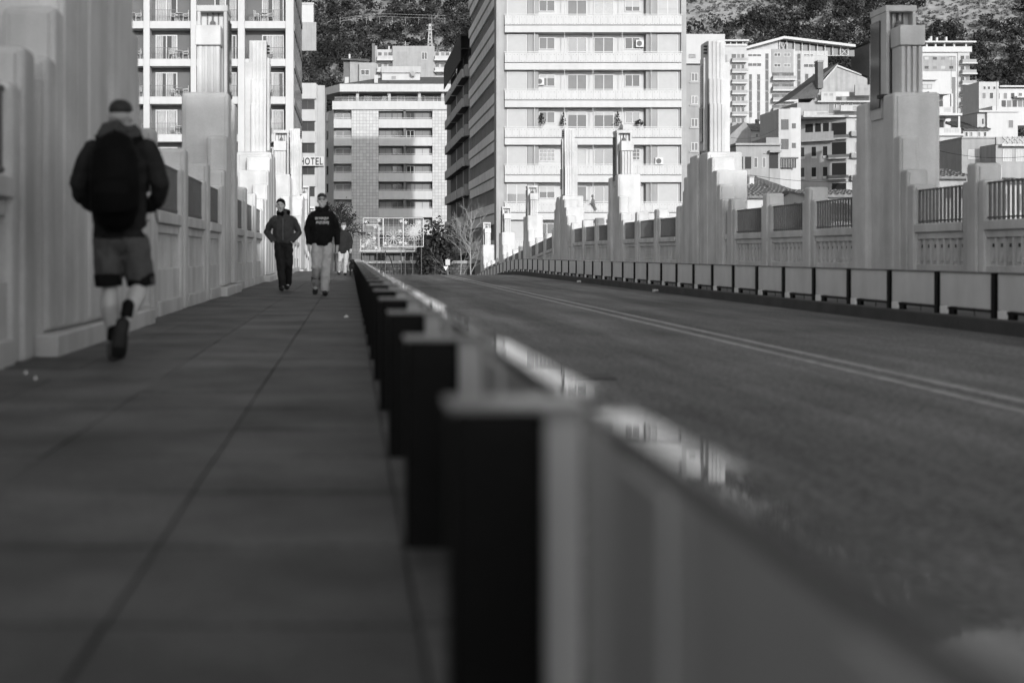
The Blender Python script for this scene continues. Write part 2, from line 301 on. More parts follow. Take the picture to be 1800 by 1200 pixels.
def tall_pylon(side, y, label):
    d = drop(y); X_ = lambda u: BX(side, u); t = thing('fluted_pylon', (X_(.3), y, -d), label, 'pylon', 'tall fluted bridge pylons')
    def B(name, mat, u0, u1, v0, v1, z0, z1, bv=.045, par=None): return bxo(name, mat, par or t, X_(u0), X_(u1), y+v0, y+v1, z0-d, z1-d, bv)
    B('plinth', 'plinth', -.2, .85, -2.5, 2.5, -.02, .16, .02)
    for sg in (-1, 1):
        a, b = sorted((sg*.14, sg*1.0)); blk = B('block', 'pylon', -.15, .80, a, b, .16, 3.47, .06)
        e0, e1 = sorted((sg*1.03, sg*.9)); B('raised_face', 'pylon', -.08, .73, e0, e1, .2, 3.40, .03, blk)
        for i, (v0, vv, zz, u0, u1) in enumerate(((.9, 1.42, 3.30, -.13, .5), (1.3, 1.85, 2.93, -.12, .70), (1.7, 2.08, 2.55, -.10, .30), (2.0, 2.3, 2.16, -.09, .36))):
            a, b = sorted((sg*v0, sg*vv)); st = B('step', 'pylon', u0, u1, a, b, .16, zz, .05)
            e0, e1 = sorted((sg*(vv+.02), sg*(vv-.1))); B('raised_face', 'pylon', u0+.05, u1-.05, e0, e1, .2, zz-.05, .02, st)
    B('groove_wall', 'pylon', -.02, .7, -.16, .16, .16, 3.4, .01)
    # stepped fluted shaft
    B('shaft', 'pylon', .02, .50, -.36, .36, 3.40, 6.55, .02)
    B('shoulder', 'pylon', .36, .62, -.42, .42, 3.40, 5.95, .02)
    for sg in (-1, 1):
        for (v, zz) in ((.44, 6.52), (.52, 5.50), (.60, 4.82)):
            a, b = sorted((sg*(v-.035), sg*.33)); B('tier', 'pylon', .022, .44, a, b, 3.41, zz-.01, .01)
            for k in range(4):
                a, b = sorted((sg*v, sg*.34)); B('rib', 'pylon', .03+k*.105-.004, .095+k*.105, a, b, 3.42, zz-.03*(k == 3), .012)
    # lantern recess on the road face
    fr = B('lantern_frame', 'pylon', -.05, .03, -.20, .20, 3.55, 6.1, .015)
    B('pane', 'sglass', -.062, -.045, -.13, .13, 4.75, 5.95, 0, fr); B('pane', 'glass', -.085, -.045, -.15, .15, 3.8, 4.72, 0, fr)
    for k in range(3): B('louvre', 'dark', -.055, .04, -.32, -.21, 6.2+k*.09, 6.24+k*.09, 0, fr)
    return t
def post(side, y, par):
    d = drop(y); X_ = lambda u: BX(side, u)
    o = bxo('post', 'pylon', par, X_(-.06), X_(.36), y-.17, y+.17, -.02-d, 2.14-d, .05)
    bxo('shoulder', 'pylon', o, X_(-.03), X_(.33), y-.40, y-.16, -.02-d, 1.87-d, .05); bxo('shoulder', 'pylon', o, X_(-.03), X_(.33), y+.16, y+.40, -.02-d, 1.87-d, .05)
    bxo('raised_face', 'pylon', o, X_(.0), X_(.30), y-.195, y-.1, 1.8-d, 2.09-d, .02)
def bay(side, ya, yb, par, fine):
    X_ = lambda u: BX(side, u); n = max(2, int(round((yb-ya)/.27))); ym = (ya+yb)/2
    kw = dict(dropped=True)
    bxo('parapet_base', 'pylon', par, X_(.0), X_(.34), ya, yb, -.02, .55, .012, **kw)
    bxo('skirting', 'plinth', par, X_(-.05), X_(.0), ya, yb, -.02, .17, .01, **kw)
    bxo('frieze_wall', 'pylon', par, X_(.07), X_(.34), ya, yb, .55, 1.09, 0, **kw)
    bxo('frieze_border', 'pylon', par, X_(.01), X_(.072), ya, yb, .98, 1.09, .006, **kw)
    bxo('coping', 'pylon', par, X_(-.05), X_(.37), ya, yb, 1.09, 1.24, .02, **kw)
    st = (yb-ya)/n
    if fine:
        for k in range(n):
            yc = ya+(k+.5)*st; d = drop(yc)
            shared('fin'+side, 'frieze_fin', 'pylon', par, .05, .035, .43, (X_(.047), ya+k*st+.02, .55-d))
            shared('hole'+side, 'drain_hole', 'black', par, .02, .07, .055, (X_(.07), yc+.02, .83-d))  # black box stands for the unlit hole, no cavity is cut
            w = SH.get('wedge'+side)
            m = MB().prism([(X_(.074), .60), (X_(.036), .61), (X_(.074), .79)], 1, yc-.02, yc+.06)
            if w is None: SH['wedge'+side] = (ob('drain_spout', m, 'pylon', par), )
            else:
                o = inst(w[0], (WL[w[0]].x, yc+.02, .60-d), par)
    else:
        m = MB()
        for k in range(n): yc = ya+(k+.5)*st; m.box(X_(.01), X_(.072), ya+k*st, ya+k*st+.05, .55, .98)
        tagp(ob('frieze_fins', m, 'pylon', par, dropped=True), kind='stuff')
    # railing of upright bars
    r = bxo('railing', 'metal', par, X_(.02), X_(.05), ya, yb, 1.80, 1.825, 0, **kw)
    bxo('bottom_rail', 'metal', r, X_(.02), X_(.05), ya, yb, 1.27, 1.295, 0, **kw)
    nb = max(2, int(round((yb-ya)/.15)))
    for k in range(nb):
        yc = ya+(k+.5)*(yb-ya)/nb
        shared('bar', 'bar', 'metal', r, .03, .045, .60, (X_(.035), yc, 1.23-drop(yc)))
PY = [-25.8, -12.8, .2, 13.2, 26.2, 39.2, 52.2, 65.2, 78.2, 91.2, 104.2]
KIND = ['T', 'L', 'T', 'T', 'L', 'T', 'L', 'T', 'L', 'L', 'L']; KIND[2] = 'L'
WHERE = {13.2: 'nearest to the viewer', 26.2: 'second from the viewer', 39.2: 'third from the viewer', 52.2: 'fourth from the viewer', 65.2: 'fifth from the viewer', 78.2: 'sixth from the viewer', 91.2: 'second last before the plaza', 104.2: 'last before the plaza',
         .2: 'beside the viewer', -12.8: 'behind the viewer', -25.8: 'farthest behind the viewer'}
NEAR = lambda sd, y: 12.5 if sd == 'L' and y == 13.2 else y      # the nearest left pylon stands a little closer
for sd, nm in (('L', 'left'), ('R', 'right')):
    for y, kd in zip(PY, KIND):
        if y < 0 and sd == 'L': continue
        (lamp_pylon if kd == 'L' else tall_pylon)(sd, NEAR(sd, y), ('stepped concrete lantern pylon, %s on the %s side of the bridge' if kd == 'L' else 'tall fluted concrete pylon, %s on the %s side of the bridge') % (WHERE[y], nm))
    for i in range(len(PY)-1):
        ya, yb = PY[i], PY[i+1]
        if ya < -13 or (sd == 'L' and ya < 0): continue
        t = thing('balustrade', (BX(sd, .2), (ya+yb)/2, -drop((ya+yb)/2)), '%s concrete balustrade with bar railing, right behind the pylon %s' % (nm, WHERE[ya]), 'balustrade', 'balustrade sections of the bridge')
        e0 = 2.28 if KIND[i] == 'T' else 1.18; e1 = 2.28 if KIND[i+1] == 'T' else 1.72
        sh_ = .55 if (KIND[i], KIND[i+1]) == ('L', 'T') else -.55 if (KIND[i], KIND[i+1]) == ('T', 'L') else 0
        if ya < 1 and yb > 1: sh_ = 0
        ps = [(ya+yb)/2-3.05+sh_, (ya+yb)/2+sh_, (ya+yb)/2+3.05+sh_]
        for p in ps: post(sd, p, t)
        ed = [NEAR(sd, ya)+e0]+ps+[NEAR(sd, yb)-e1]
        for j in range(4):
            a = ed[j]+(.40 if j else 0); b = ed[j+1]-(.40 if j < 3 else 0)
            if sd == 'L' and 9 < a < 12:          # stepped infill joining the post to the near pylon
                bxo('infill', 'pylon', t, BX(sd, -.05), BX(sd, .36), a-.02, max(b, a)+.06, -.02, 2.0, .04); continue
            if b-a > .15: bay(sd, a, b, t, (sd == 'R' and 12 < a < 48) or (sd == 'L' and 3 < a < 30))

# ---------------------------------------------------------------- road barriers: posts, panels, steel caps
def barrier(sd, label):
    Xb = (lambda x: x) if sd == 'L' else (lambda x: 6.985+x)
    t = thing('road_barrier', (Xb(.25), 30, 0), label, 'barrier', 'low metal road barriers')
    ps = [2.0+1.56*k for k in range(-6, 67)]; protos = {}
    def piece(key, name, mat, x0, x1, y0, y1, z0, z1, yref, bv=0):
        d = drop(yref)
        if key not in protos or yref > 57:
            o = bxo(name, mat, t, Xb(x0), Xb(x1), y0, y1, z0, z1, bv, dropped=yref > 57)
            if yref <= 57: protos[key] = (o, yref)
            return o
        s, yr = protos[key]; return inst(s, WL[s]+Vector((0, yref-yr, 0)), t)
    for k, y in enumerate(ps):
        piece('post', 'post', 'dark', .14 if sd == 'L' else .265, .268 if sd == 'L' else .345, y-.06, y+.06, -.03, .515, y, .012)
        piece('plate', 'top_plate', 'plate', .135 if sd == 'L' else .26, .325 if sd == 'L' else .35, y-.065, y+.065, .516, .524, y)
        if sd == 'L': piece('clamp', 'clamp', 'panel', .269, .3175, y-.03, y+.03, .03, .515, y)
        if k == len(ps)-1: break
        L_ = 1.56
        piece('panel', 'panel', 'panel' if sd == 'L' else 'panel2', .32 if sd == 'L' else .29, .338 if sd == 'L' else .31, y+.075, y+L_-.075, .10, .50, y)  # right panels take a paler copy to lift their shaded faces
        piece('cap', 'cap', 'cap', .318 if sd == 'L' else .275, .378 if sd == 'L' else .325, y+.11, y+L_-.11, .501, .523, y, .004)
        if sd == 'L':
            for e_ in (.22, .95): piece('tone_strip%g' % e_, 'tone_strip', 'panel', .306, .3195, y+e_, y+e_+.22, .11, .495, y, .004)  # added strips give the panel tone bands in place of reflections
        piece('base_rail', 'base_rail', 'dark', .30, .34, y+.06, y+L_-.06, .06, .085, y)
        if sd == 'R':
            piece('white_block', 'white_block', 'paper', .275, .345, y-.27, y-.09, -.002, .095, y, .01)
            piece('dark_block', 'foot_block', 'dark', .30, .345, y-.44, y-.30, -.002, .09, y)
            piece('stay', 'stay', 'metal', .322, .334, y-.95, y-.935, -.002, .10, y)
barrier('L', 'low barrier with dark posts along the pavement in the foreground')
barrier('R', 'low barrier of grey panels and dark posts across the road')
# ---------------------------------------------------------------- main apartment block right of the bridge end
GB = -14.0                                     # building walls go down into the ground
def rail_bars(mb, x0, x1, y, z0, z1, step, w=.02):
    n = max(1, int((x1-x0)/step))
    for k in range(n+1): x = x0+(x1-x0)*k/n; mb.box(x-w/2, x+w/2, y-.012, y+.012, z0, z1)
def main_block():
    z = 112.0; t = thing('apartment_block', (PXX(1040, z), z+14, -3), 'tall white apartment block with full-width panelled balconies beyond the bridge end', 'building')
    F = Fac(z, t); q = lambda x: 780+x/3.6
    XL, XR = F.X(873), F.X(1208); top = 47.0
    bxo('wall', 'conc', t, XL+.35, XR, z+1.9, z+27, GB, top)
    for a, b in ((335, 385), (1507, 1540)): bxo('corner_pier', 'conc', t, F.X(q(a)), F.X(q(b)), z+.25, z+1.896, GB, top)
    bxo('roof', 'conc', t, XL-.2, XR+.2, z-.2, z+27.2, top, top+.4)
    pk = 0
    for k in range(-11, 7):
        r = 25.6+65.85*k; vis = -1 <= k
        xa, xb = F.X(887.2), F.X(1198.4)
        bxo('slab', 'white', t, xa, xb, z-.02, z+1.88, F.Z(r+31.5), F.Z(r+19.5), .02)
        bxo('balcony_rail', 'lmetal', t, xa-.05, xb+.05, z-.05, z+.0, F.Z(r+.6), F.Z(r-.6))
        if vis:
            n = 24; w = (xb-xa)/n
            for i in range(n): shared('bp', 'balcony_panel', 'white', t, w-.012, .05, F.Z(r+1.8)-F.Z(r+18.2), (xa+(i+.5)*w, z+.02+random.uniform(-.004, .004), F.Z(r+18.2)))
            m = MB()
            for i in range(n):
                for pyy in (r+4.6, r+16.0):
                    for dx in (-.13, .13): m.box(xa+(i+.5)*w+dx-.03, xa+(i+.5)*w+dx+.03, z-.016, z-.008, F.Z(pyy+.9), F.Z(pyy-.3))
            ob('panel_clips', m, 'grey2', t)['kind'] = 'stuff'
        else: bxo('balcony_panel', 'white', t, xa, xb, z, z+.05, F.Z(r+18.2), F.Z(r+1.8))
        o0, o1 = r+33.0-65.85, r                 # opening above this balcony: from slab above to the rail
        # end walls
        for a, b in ((385, 604), (1286, 1507)):
            F.bx('end_wall', 'grey', q(a), q(b), o0-1.0, r+19, .5, 1.895)
        for a, b in ((533, 572), (581, 604), (1287, 1309), (1316, 1354)):
            F.bx('pilaster', 'grey2', q(a), q(b), o0-.9, r+18.9, .42, .498)
        if not vis: continue
        F.bx('recess_wall', 'white', q(605), q(1284), o0-1, r+19, 1.0, 1.896)
        for x in (575, 765, 945, 1130, 1312): ob('divider_post', MB().tube((F.X(q(x)), z+.03, F.Z(r+1)), (F.X(q(x)), z+.03, F.Z(o0-1)), .025), 'lmetal', t)
        rnd = random.Random(k*13+5)
        for a, b in ((402, 530), (1360, 1490)):
            full = rnd.random() < .72; h = o0+1.0
            w = F.win(q(a), q(b), h, r+12, .498, 'blind' if full or k == 0 else 'sglass', 'frame', 0 if full else 1)
            if not full: bxo('shutter', 'blind', w, F.X(q(a+4)), F.X(q(b-4)), z+.44, z+.466, F.Z(h+16+6*rnd.random()), F.Z(h+1.5))
        for i, (a, b) in enumerate(((612, 715), (794, 918), (962, 1090), (1160, 1258))):
            door = i in (1, 2); u = r+14 if door else r-6.5-2*rnd.random()
            pane = rnd.choice(['curtain', 'blind2', 'blind', 'sglass'] if door else ['glass', 'blind2', 'sglass', 'glass'])
            if k == 3 and door: pane = 'glass'
            w = F.win(q(a), q(b), o0+4, u, .998, pane, 'frame', 1)
            if pane in ('glass', 'sglass') and rnd.random() < .6: bxo('shutter', 'blind', w, F.X(q(a+3)), F.X(q(b-3)), z+.94, z+.965, F.Z(o0+10+7*rnd.random()), F.Z(o0+5))
            if k == 4 and not door:
                for c in range(1, 4): x = F.X(q(a+(b-a)*c/4)); bxo('glazing_bar', 'frame', w, x-.02, x+.02, z+.925, z+.96, F.Z(u-1), F.Z(o0+5))
                for c in (1, 2): zz = F.Z(o0+4+(u-o0-4)*c/3); bxo('glazing_bar', 'frame', w, F.X(q(a+4)), F.X(q(b-4)), z+.924, z+.96, zz-.02, zz+.02)
    # shaded left side: ribbon windows with upright slats
    for k in range(-2, 7):
        r = 25.6+65.85*k
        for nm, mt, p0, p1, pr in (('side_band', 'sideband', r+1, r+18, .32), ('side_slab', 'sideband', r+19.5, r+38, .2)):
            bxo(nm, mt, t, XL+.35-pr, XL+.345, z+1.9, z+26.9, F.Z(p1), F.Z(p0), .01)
        rb = bxo('ribbon_window', 'black', t, XL+.30, XL+.348, z+2.0, z+26.8, F.Z(r+.9), F.Z(r-27.5))
        for i in range(26): shared('slat', 'shutter_slat', 'grey2', rb, .05, .16, F.Z(r-27.5)-F.Z(r+.9), (XL+.27, z+2.3+i*.95, F.Z(r+.9)))
    return t, F
MAIN, MF = main_block()
for px_, py_, lab in ((951.5, 148, 'white air conditioner beside a window on the left of the tall block'), (1160, 289.5, 'round-fanned air conditioner on the right balcony of the tall block'), (1128, 81, 'white air conditioner under the right window high on the tall block')):
    x, zz = MF.X(px_), MF.Z(py_); yy_ = 112.66 if px_ != 1160 else 112.2; ac = thing('air_conditioner', (x, yy_, zz), lab, 'air conditioner')
    bxo('casing', 'frame', ac, x-.32, x+.32, yy_, yy_+.3, zz, zz+.58, .02); ob('fan_grille', MB().tube((x-.05, yy_-.012, zz+.29), (x-.05, yy_-.001, zz+.29), .21, .21, 16), 'dgrey', ac)
def hang_doll(px, py, z, s, label, climb):
    x, zz = PXX(px, z), PXZ(py, z); t = thing('climbing_figure', (x, z, zz), label, 'figure')
    m = MB(); a = .35 if climb else -.2
    P = lambda u, w, v: (x+s*u, z+s*v, zz+s*w)
    m.loft([P(0, .62, 0)+(.07*s, .06*s), P(.02, .40, 0)+(.085*s, .07*s), P(.06, .28, 0)+(.08*s, .07*s)])
    m.loft([P(.05, .3, 0)+(.05*s,), P(.12, .14, .03)+(.042*s,), P(.19, 0, 0)+(.03*s,), P(.12, -.02, 0)+(.028*s,)]); m.loft([P(.07, .3, .04)+(.05*s,), P(.15, .15, .05)+(.042*s,), P(.22, .03, .04)+(.03*s,)])
    m.loft([P(-.05, .58, 0)+(.04*s,), P(-.08, .42, -.05)+(.033*s,), P(-.16, .36, -.02)+(.026*s,)]); m.loft([P(.06, .58, 0)+(.04*s,), P(.08, .44, -.05)+(.033*s,), P(.02, .36, -.08)+(.026*s,)])
    m.ball(P(-.02, .80, -.01), .07*s, .075*s, .09*s); m.loft([P(-.01, .7, 0)+(.03*s,), P(0, .6, 0)+(.04*s,)])
    ob('body', m, 'dgrey', t, smooth=True)
hang_doll(1042, 369, 111.7, 1.35, 'small dark hanging figure clinging to the white balconies low on the tall apartment block', False)
hang_doll(1092, 236, 111.7, 1.2, 'small dark hanging figure above the lantern pylon on the tall apartment block', True)
def balcony_plant(px, py, z, w, h, label, seed, cone=False):
    rr = random.Random(seed); t = thing('potted_plant', (PXX(px, z), z+.5, PXZ(py, z)), label, 'plant'); m = MB(); x0, z0 = PXX(px, z), PXZ(py, z)
    for i in range(90):
        hh = rr.random(); ra = w*(1-hh if cone else math.sin(math.pi*min(1, .25+hh*.7)))*rr.random()**.5; a = rr.random()*6.28
        c = Vector((x0+ra*math.cos(a), z+.5+ra*.6*math.sin(a), z0+.2+hh*h)); u = Vector((rr.gauss(0, 1), rr.gauss(0, 1), rr.gauss(0, 1))).normalized()*.09; v = u.orthogonal().normalized()*.05
        m.add([c-u, c+v, c+u, c-v], [(0, 1, 2, 3)])
    ob('foliage', m, 'leaf', t); ob('pot', MB().tube((x0, z+.5, z0), (x0, z+.5, z0+.25), .1, .14, 10), 'grey2', t)
balcony_plant(953.5, 223, 112, .35, .9, 'leafy potted plant at the left balcony window of the tall apartment block', 1)
balcony_plant(992, 223, 112, .3, .95, 'pointed bush behind the balcony rail above the fluted pylon', 2, True)
balcony_plant(1088, 222, 112, .32, 1.0, 'pointed bush on the same balcony above the lantern pylon', 3, True)
balcony_plant(1126, 223, 112, .4, .4, 'low spreading plant at the right balcony window of the tall apartment block', 4)

# ---------------------------------------------------------------- hotel on the left with recessed balconies
def chair_mesh():
    m = MB(); m.box(-.22, .22, -.2, .22, .41, .45)
    for x in (-.2, .2):
        for y in (-.18, .2): m.tube((x*1.15, y*1.15, 0), (x, y, .44), .022, .025, 5)
        m.tube((x*1.1, -.2, .62), (x*1.1, .22, .66), .025, .025, 5); m.tube((x*1.1, -.18, .42), (x*1.1, -.2, .62), .022, .022, 5)
    for i in range(5): m.box(-.2+i*.09, -.2+i*.09+.05, .2, .235, .45, .86)
    m.box(-.22, .22, .2, .24, .84, .92); return m
def curtain(name, x0, x1, y, z0, z1, mat, par, folds):
    n = folds*2; v = []
    for k in range(n+1):
        x = x0+(x1-x0)*k/n; yy = y+(.0 if k % 2 else .07); v += [(x, yy, z0), (x, yy, z1)]
    return ob(name, MB().add(v, [(2*k, 2*k+2, 2*k+3, 2*k+1) for k in range(n)]), mat, par)
def hotel():
    z = 113.0; t = thing('hotel_building', (PXX(340, z), z+9, -3), 'white hotel block with recessed balconies behind the left pylons', 'building'); F = Fac(z, t)
    fins = [(86, 97), (169, 180), (252, 263), (335, 345), (418, 430), (502, 516)]
    xl, xr = F.X(86), F.X(516); top = PXZ(-240, z)
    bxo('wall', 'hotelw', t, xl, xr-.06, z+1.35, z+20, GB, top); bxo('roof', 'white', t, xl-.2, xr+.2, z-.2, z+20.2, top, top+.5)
    for a, b in fins: bxo('fin', 'white', t, F.X(a), F.X(b), z, z+1.345, GB, top, .015)
    rows = ['top', 'second', 'third', 'fourth', 'fifth', 'lowest']; nm = {0: 'far left', 1: 'left', 2: 'second', 3: 'third', 4: 'corner'}
    chair = table = None
    for k in range(-5, 6):
        b0 = 37+66.4*k
        for j in range(5):
            a, b = fins[j][1]+.15, fins[j+1][0]-.15
            F.bx('slab', 'white', a, b, b0, b0+13, .06, 1.34, bevel=.02)
            if k < -1 or j == 0: continue
            fl = b0                                   # floor of this balcony = top of slab (py)
            h = b0-53                                 # ceiling py
            m = MB(); x0, x1 = F.X(a), F.X(b); zr = F.Z(fl-20)
            rl = bxo('railing', 'metal', t, x0, x1, z+.10, z+.135, zr-.03, zr)
            rail_bars(m, x0, x1, z+.118, F.Z(fl), zr-.03, .11, .014); o = ob('bars', m, 'metal', rl); o['kind'] = 'stuff'
            left = j in (1, 2); w = b-a
            wa, wb = (a+.09*w, a+.63*w) if left else (b-.60*w, b-.06*w)
            if k >= -1:
                win = F.win(wa, wb, h+7, fl-.5, 1.345, 'glass', 'frame', 1, .09)
                rr = random.Random(k*7+j)
                xa, xb = F.X(wa), F.X(wb); xm = (xa+xb)/2
                for (p, q_) in ((xa+.1, xm-.06), (xm+.06, xb-.1)):
                    s = rr.uniform(.45, 1.0); 
                    if rr.random() < .5: p, q_ = p, p+(q_-p)*s
                    else: p, q_ = q_-(q_-p)*s, q_
                    curtain('curtain', p, q_, z+1.24, F.Z(fl-1.5), F.Z(h+9), 'curtain', win, max(3, int((q_-p)/.14)))
                pa, pb = (a+.66*w, b-.05*w) if left else (a+.05*w, a+.40*w)
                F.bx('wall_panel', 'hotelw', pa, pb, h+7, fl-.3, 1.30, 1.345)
                where = 'hotel balcony, %s row, %s bay' % (rows[min(5, k+1)], nm[j])
                if k <= 3:
                    ax = F.X((b-.13*w) if left else (a+.15*w)); zf = F.Z(fl)
                    ac = thing('air_conditioner', (ax, z+1.0, zf), 'dark air conditioning unit on the '+where, 'air conditioner', 'hotel air conditioners')
                    bxo('casing', 'dgrey', ac, ax-.30, ax+.30, z+.85, z+1.2, zf+.02, zf+.62, .02)
                    mm = MB()
                    for e in range(14): a0 = e*math.pi/7; mm.tube((ax+.05*math.cos(a0), z+.83, zf+.32+.05*math.sin(a0)), (ax+.24*math.cos(a0), z+.83, zf+.32+.24*math.sin(a0)), .012, .012, 4)
                    ob('fan_grille', mm, 'lmetal', ac)
                    if j == 4 and k == 3: continue
                    cx = F.X(a+.70*w) if left else F.X(a+.46*w); zf += .005
                    for sgn, wd in ((-1, 'left'), (1, 'right')):
                        X_ = cx+sgn*.52
                        lab = 'white plastic chair %s of the table on the %s' % (wd, where)
                        if chair is None:
                            mb = chair_mesh(); mb.v = [(X_+p[0], z+.55+p[1], zf+p[2]) for p in mb.v]; chair = tagp(ob('garden_chair', mb, 'plastic'), lab, 'chair', 'white chairs on the hotel balconies'); c = chair; WL[c] = Vector((X_, z+.55, zf))
                            c.data.transform(Matrix.Translation(c.location-WL[c])); c.location = WL[c]
                        else: c = tagp(inst(chair, (X_, z+.55, zf)), lab, 'chair')
                        c.rotation_euler[2] = R(90*sgn*-1+rr.uniform(-25, 25))
                    lab = 'small white round table on the '+where
                    if table is None:
                        mm = MB().tube((cx, z+.6, zf+.66), (cx, z+.6, zf+.69), .32, .32, 14).tube((cx, z+.6, zf), (cx, z+.6, zf+.66), .03)
                        for e in range(4): a0 = e*1.571+.78; mm.tube((cx, z+.6, zf+.2), (cx+.26*math.cos(a0), z+.6+.26*math.sin(a0), zf), .02)
                        table = tagp(ob('round_table', mm, 'plastic'), lab, 'table', 'white tables on the hotel balconies')
                    else: tagp(inst(table, (cx, z+.6, zf)), lab, 'table')
    # glazed right side
    xs = xr-.06
    for k in range(-2, 5):
        b0 = 37+66.4*k
        bxo('side_spandrel', 'grey', t, xs-.02, xs+.10, z+1.35, z+19.9, F.Z(b0+13), F.Z(b0))
        g_ = bxo('side_glazing', 'sglass', t, xs-.02, xs+.04, z+1.4, z+19.8, F.Z(b0+66), F.Z(b0+13.4))
        for i in range(7): shared('hm', 'mullion', 'dgrey', g_, .05, .06, F.Z(b0+13.4)-F.Z(b0+66), (xs+.06, z+2+i*2.8, F.Z(b0+66)))
    return t
hotel()

# ---------------------------------------------------------------- white building with the HOTEL sign
def sign_building():
    z = 197.0; t = thing('corner_building', (PXX(545, z), z+6, -3), 'narrow white building carrying the vertical-faced HOTEL sign', 'building'); F = Fac(z, t)
    bxo('wall', 'white', t, F.X(505), F.X(558), z+.4, z+14, GB, F.Z(148)); F.bx('pier', 'white2', 558, 571, 150, 480, .2, 14); 
    for k in range(-1, 9):
        y = 175+38.3*k
        if k >= 0: F.bx('band', 'white', 512, 555, y+17.5, y+38, 0, .398, bevel=.05)
        if k >= 0: F.win(516, 553, y, y+17, .398, 'sglass', 'wood', 2)
    F.bx('band', 'white', 512, 556, 146, 174, 0, .398, bevel=.05)
    s = thing('hotel_sign', (F.X(548), z-.2, F.Z(291)), 'white sign reading HOTEL in black letters', 'sign')
    bxo('board', 'plastic', s, F.X(522), F.X(569.5), z-.35, z-.1, F.Z(292), F.Z(275.5), .02)
    h = F.Z(277.5)-F.Z(290.3); x = F.X(528.2)
    for ch, w in (('H', .50), ('O', .68), ('T', .52), ('E', .46), ('L', .43)):
        cu = bpy.data.curves.new('letter', 'FONT'); cu.body = ch; cu.size = 1; cu.extrude = .02; cu.offset = .022
        tmp = bpy.data.objects.new('tmp', cu); COL.objects.link(tmp); bpy.context.view_layer.update()
        me = bpy.data.meshes.new_from_object(tmp.evaluated_get(bpy.context.evaluated_depsgraph_get())); COL.objects.unlink(tmp); bpy.data.objects.remove(tmp); bpy.data.curves.remove(cu)
        c = np.zeros(len(me.vertices)*3); me.vertices.foreach_get('co', c); c = c.reshape(-1, 3); lo, hi = c.min(0), c.max(0)
        n = np.zeros_like(c); n[:, 0] = (c[:, 0]-lo[0])/(hi[0]-lo[0])*w; n[:, 2] = (c[:, 1]-lo[1])/(hi[1]-lo[1])*h; n[:, 1] = -c[:, 2]-.02
        me.vertices.foreach_set('co', n.ravel()); me.materials.clear(); me.materials.append(MT['letter']); me.update()
        o = bpy.data.objects.new('letter', me); COL.objects.link(o); o.parent = s; o.location = Vector((x, z-.35, F.Z(290.3)))-WL[s]; WL[o] = Vector((x, z-.35, F.Z(290.3))); x += w+.13
sign_building()

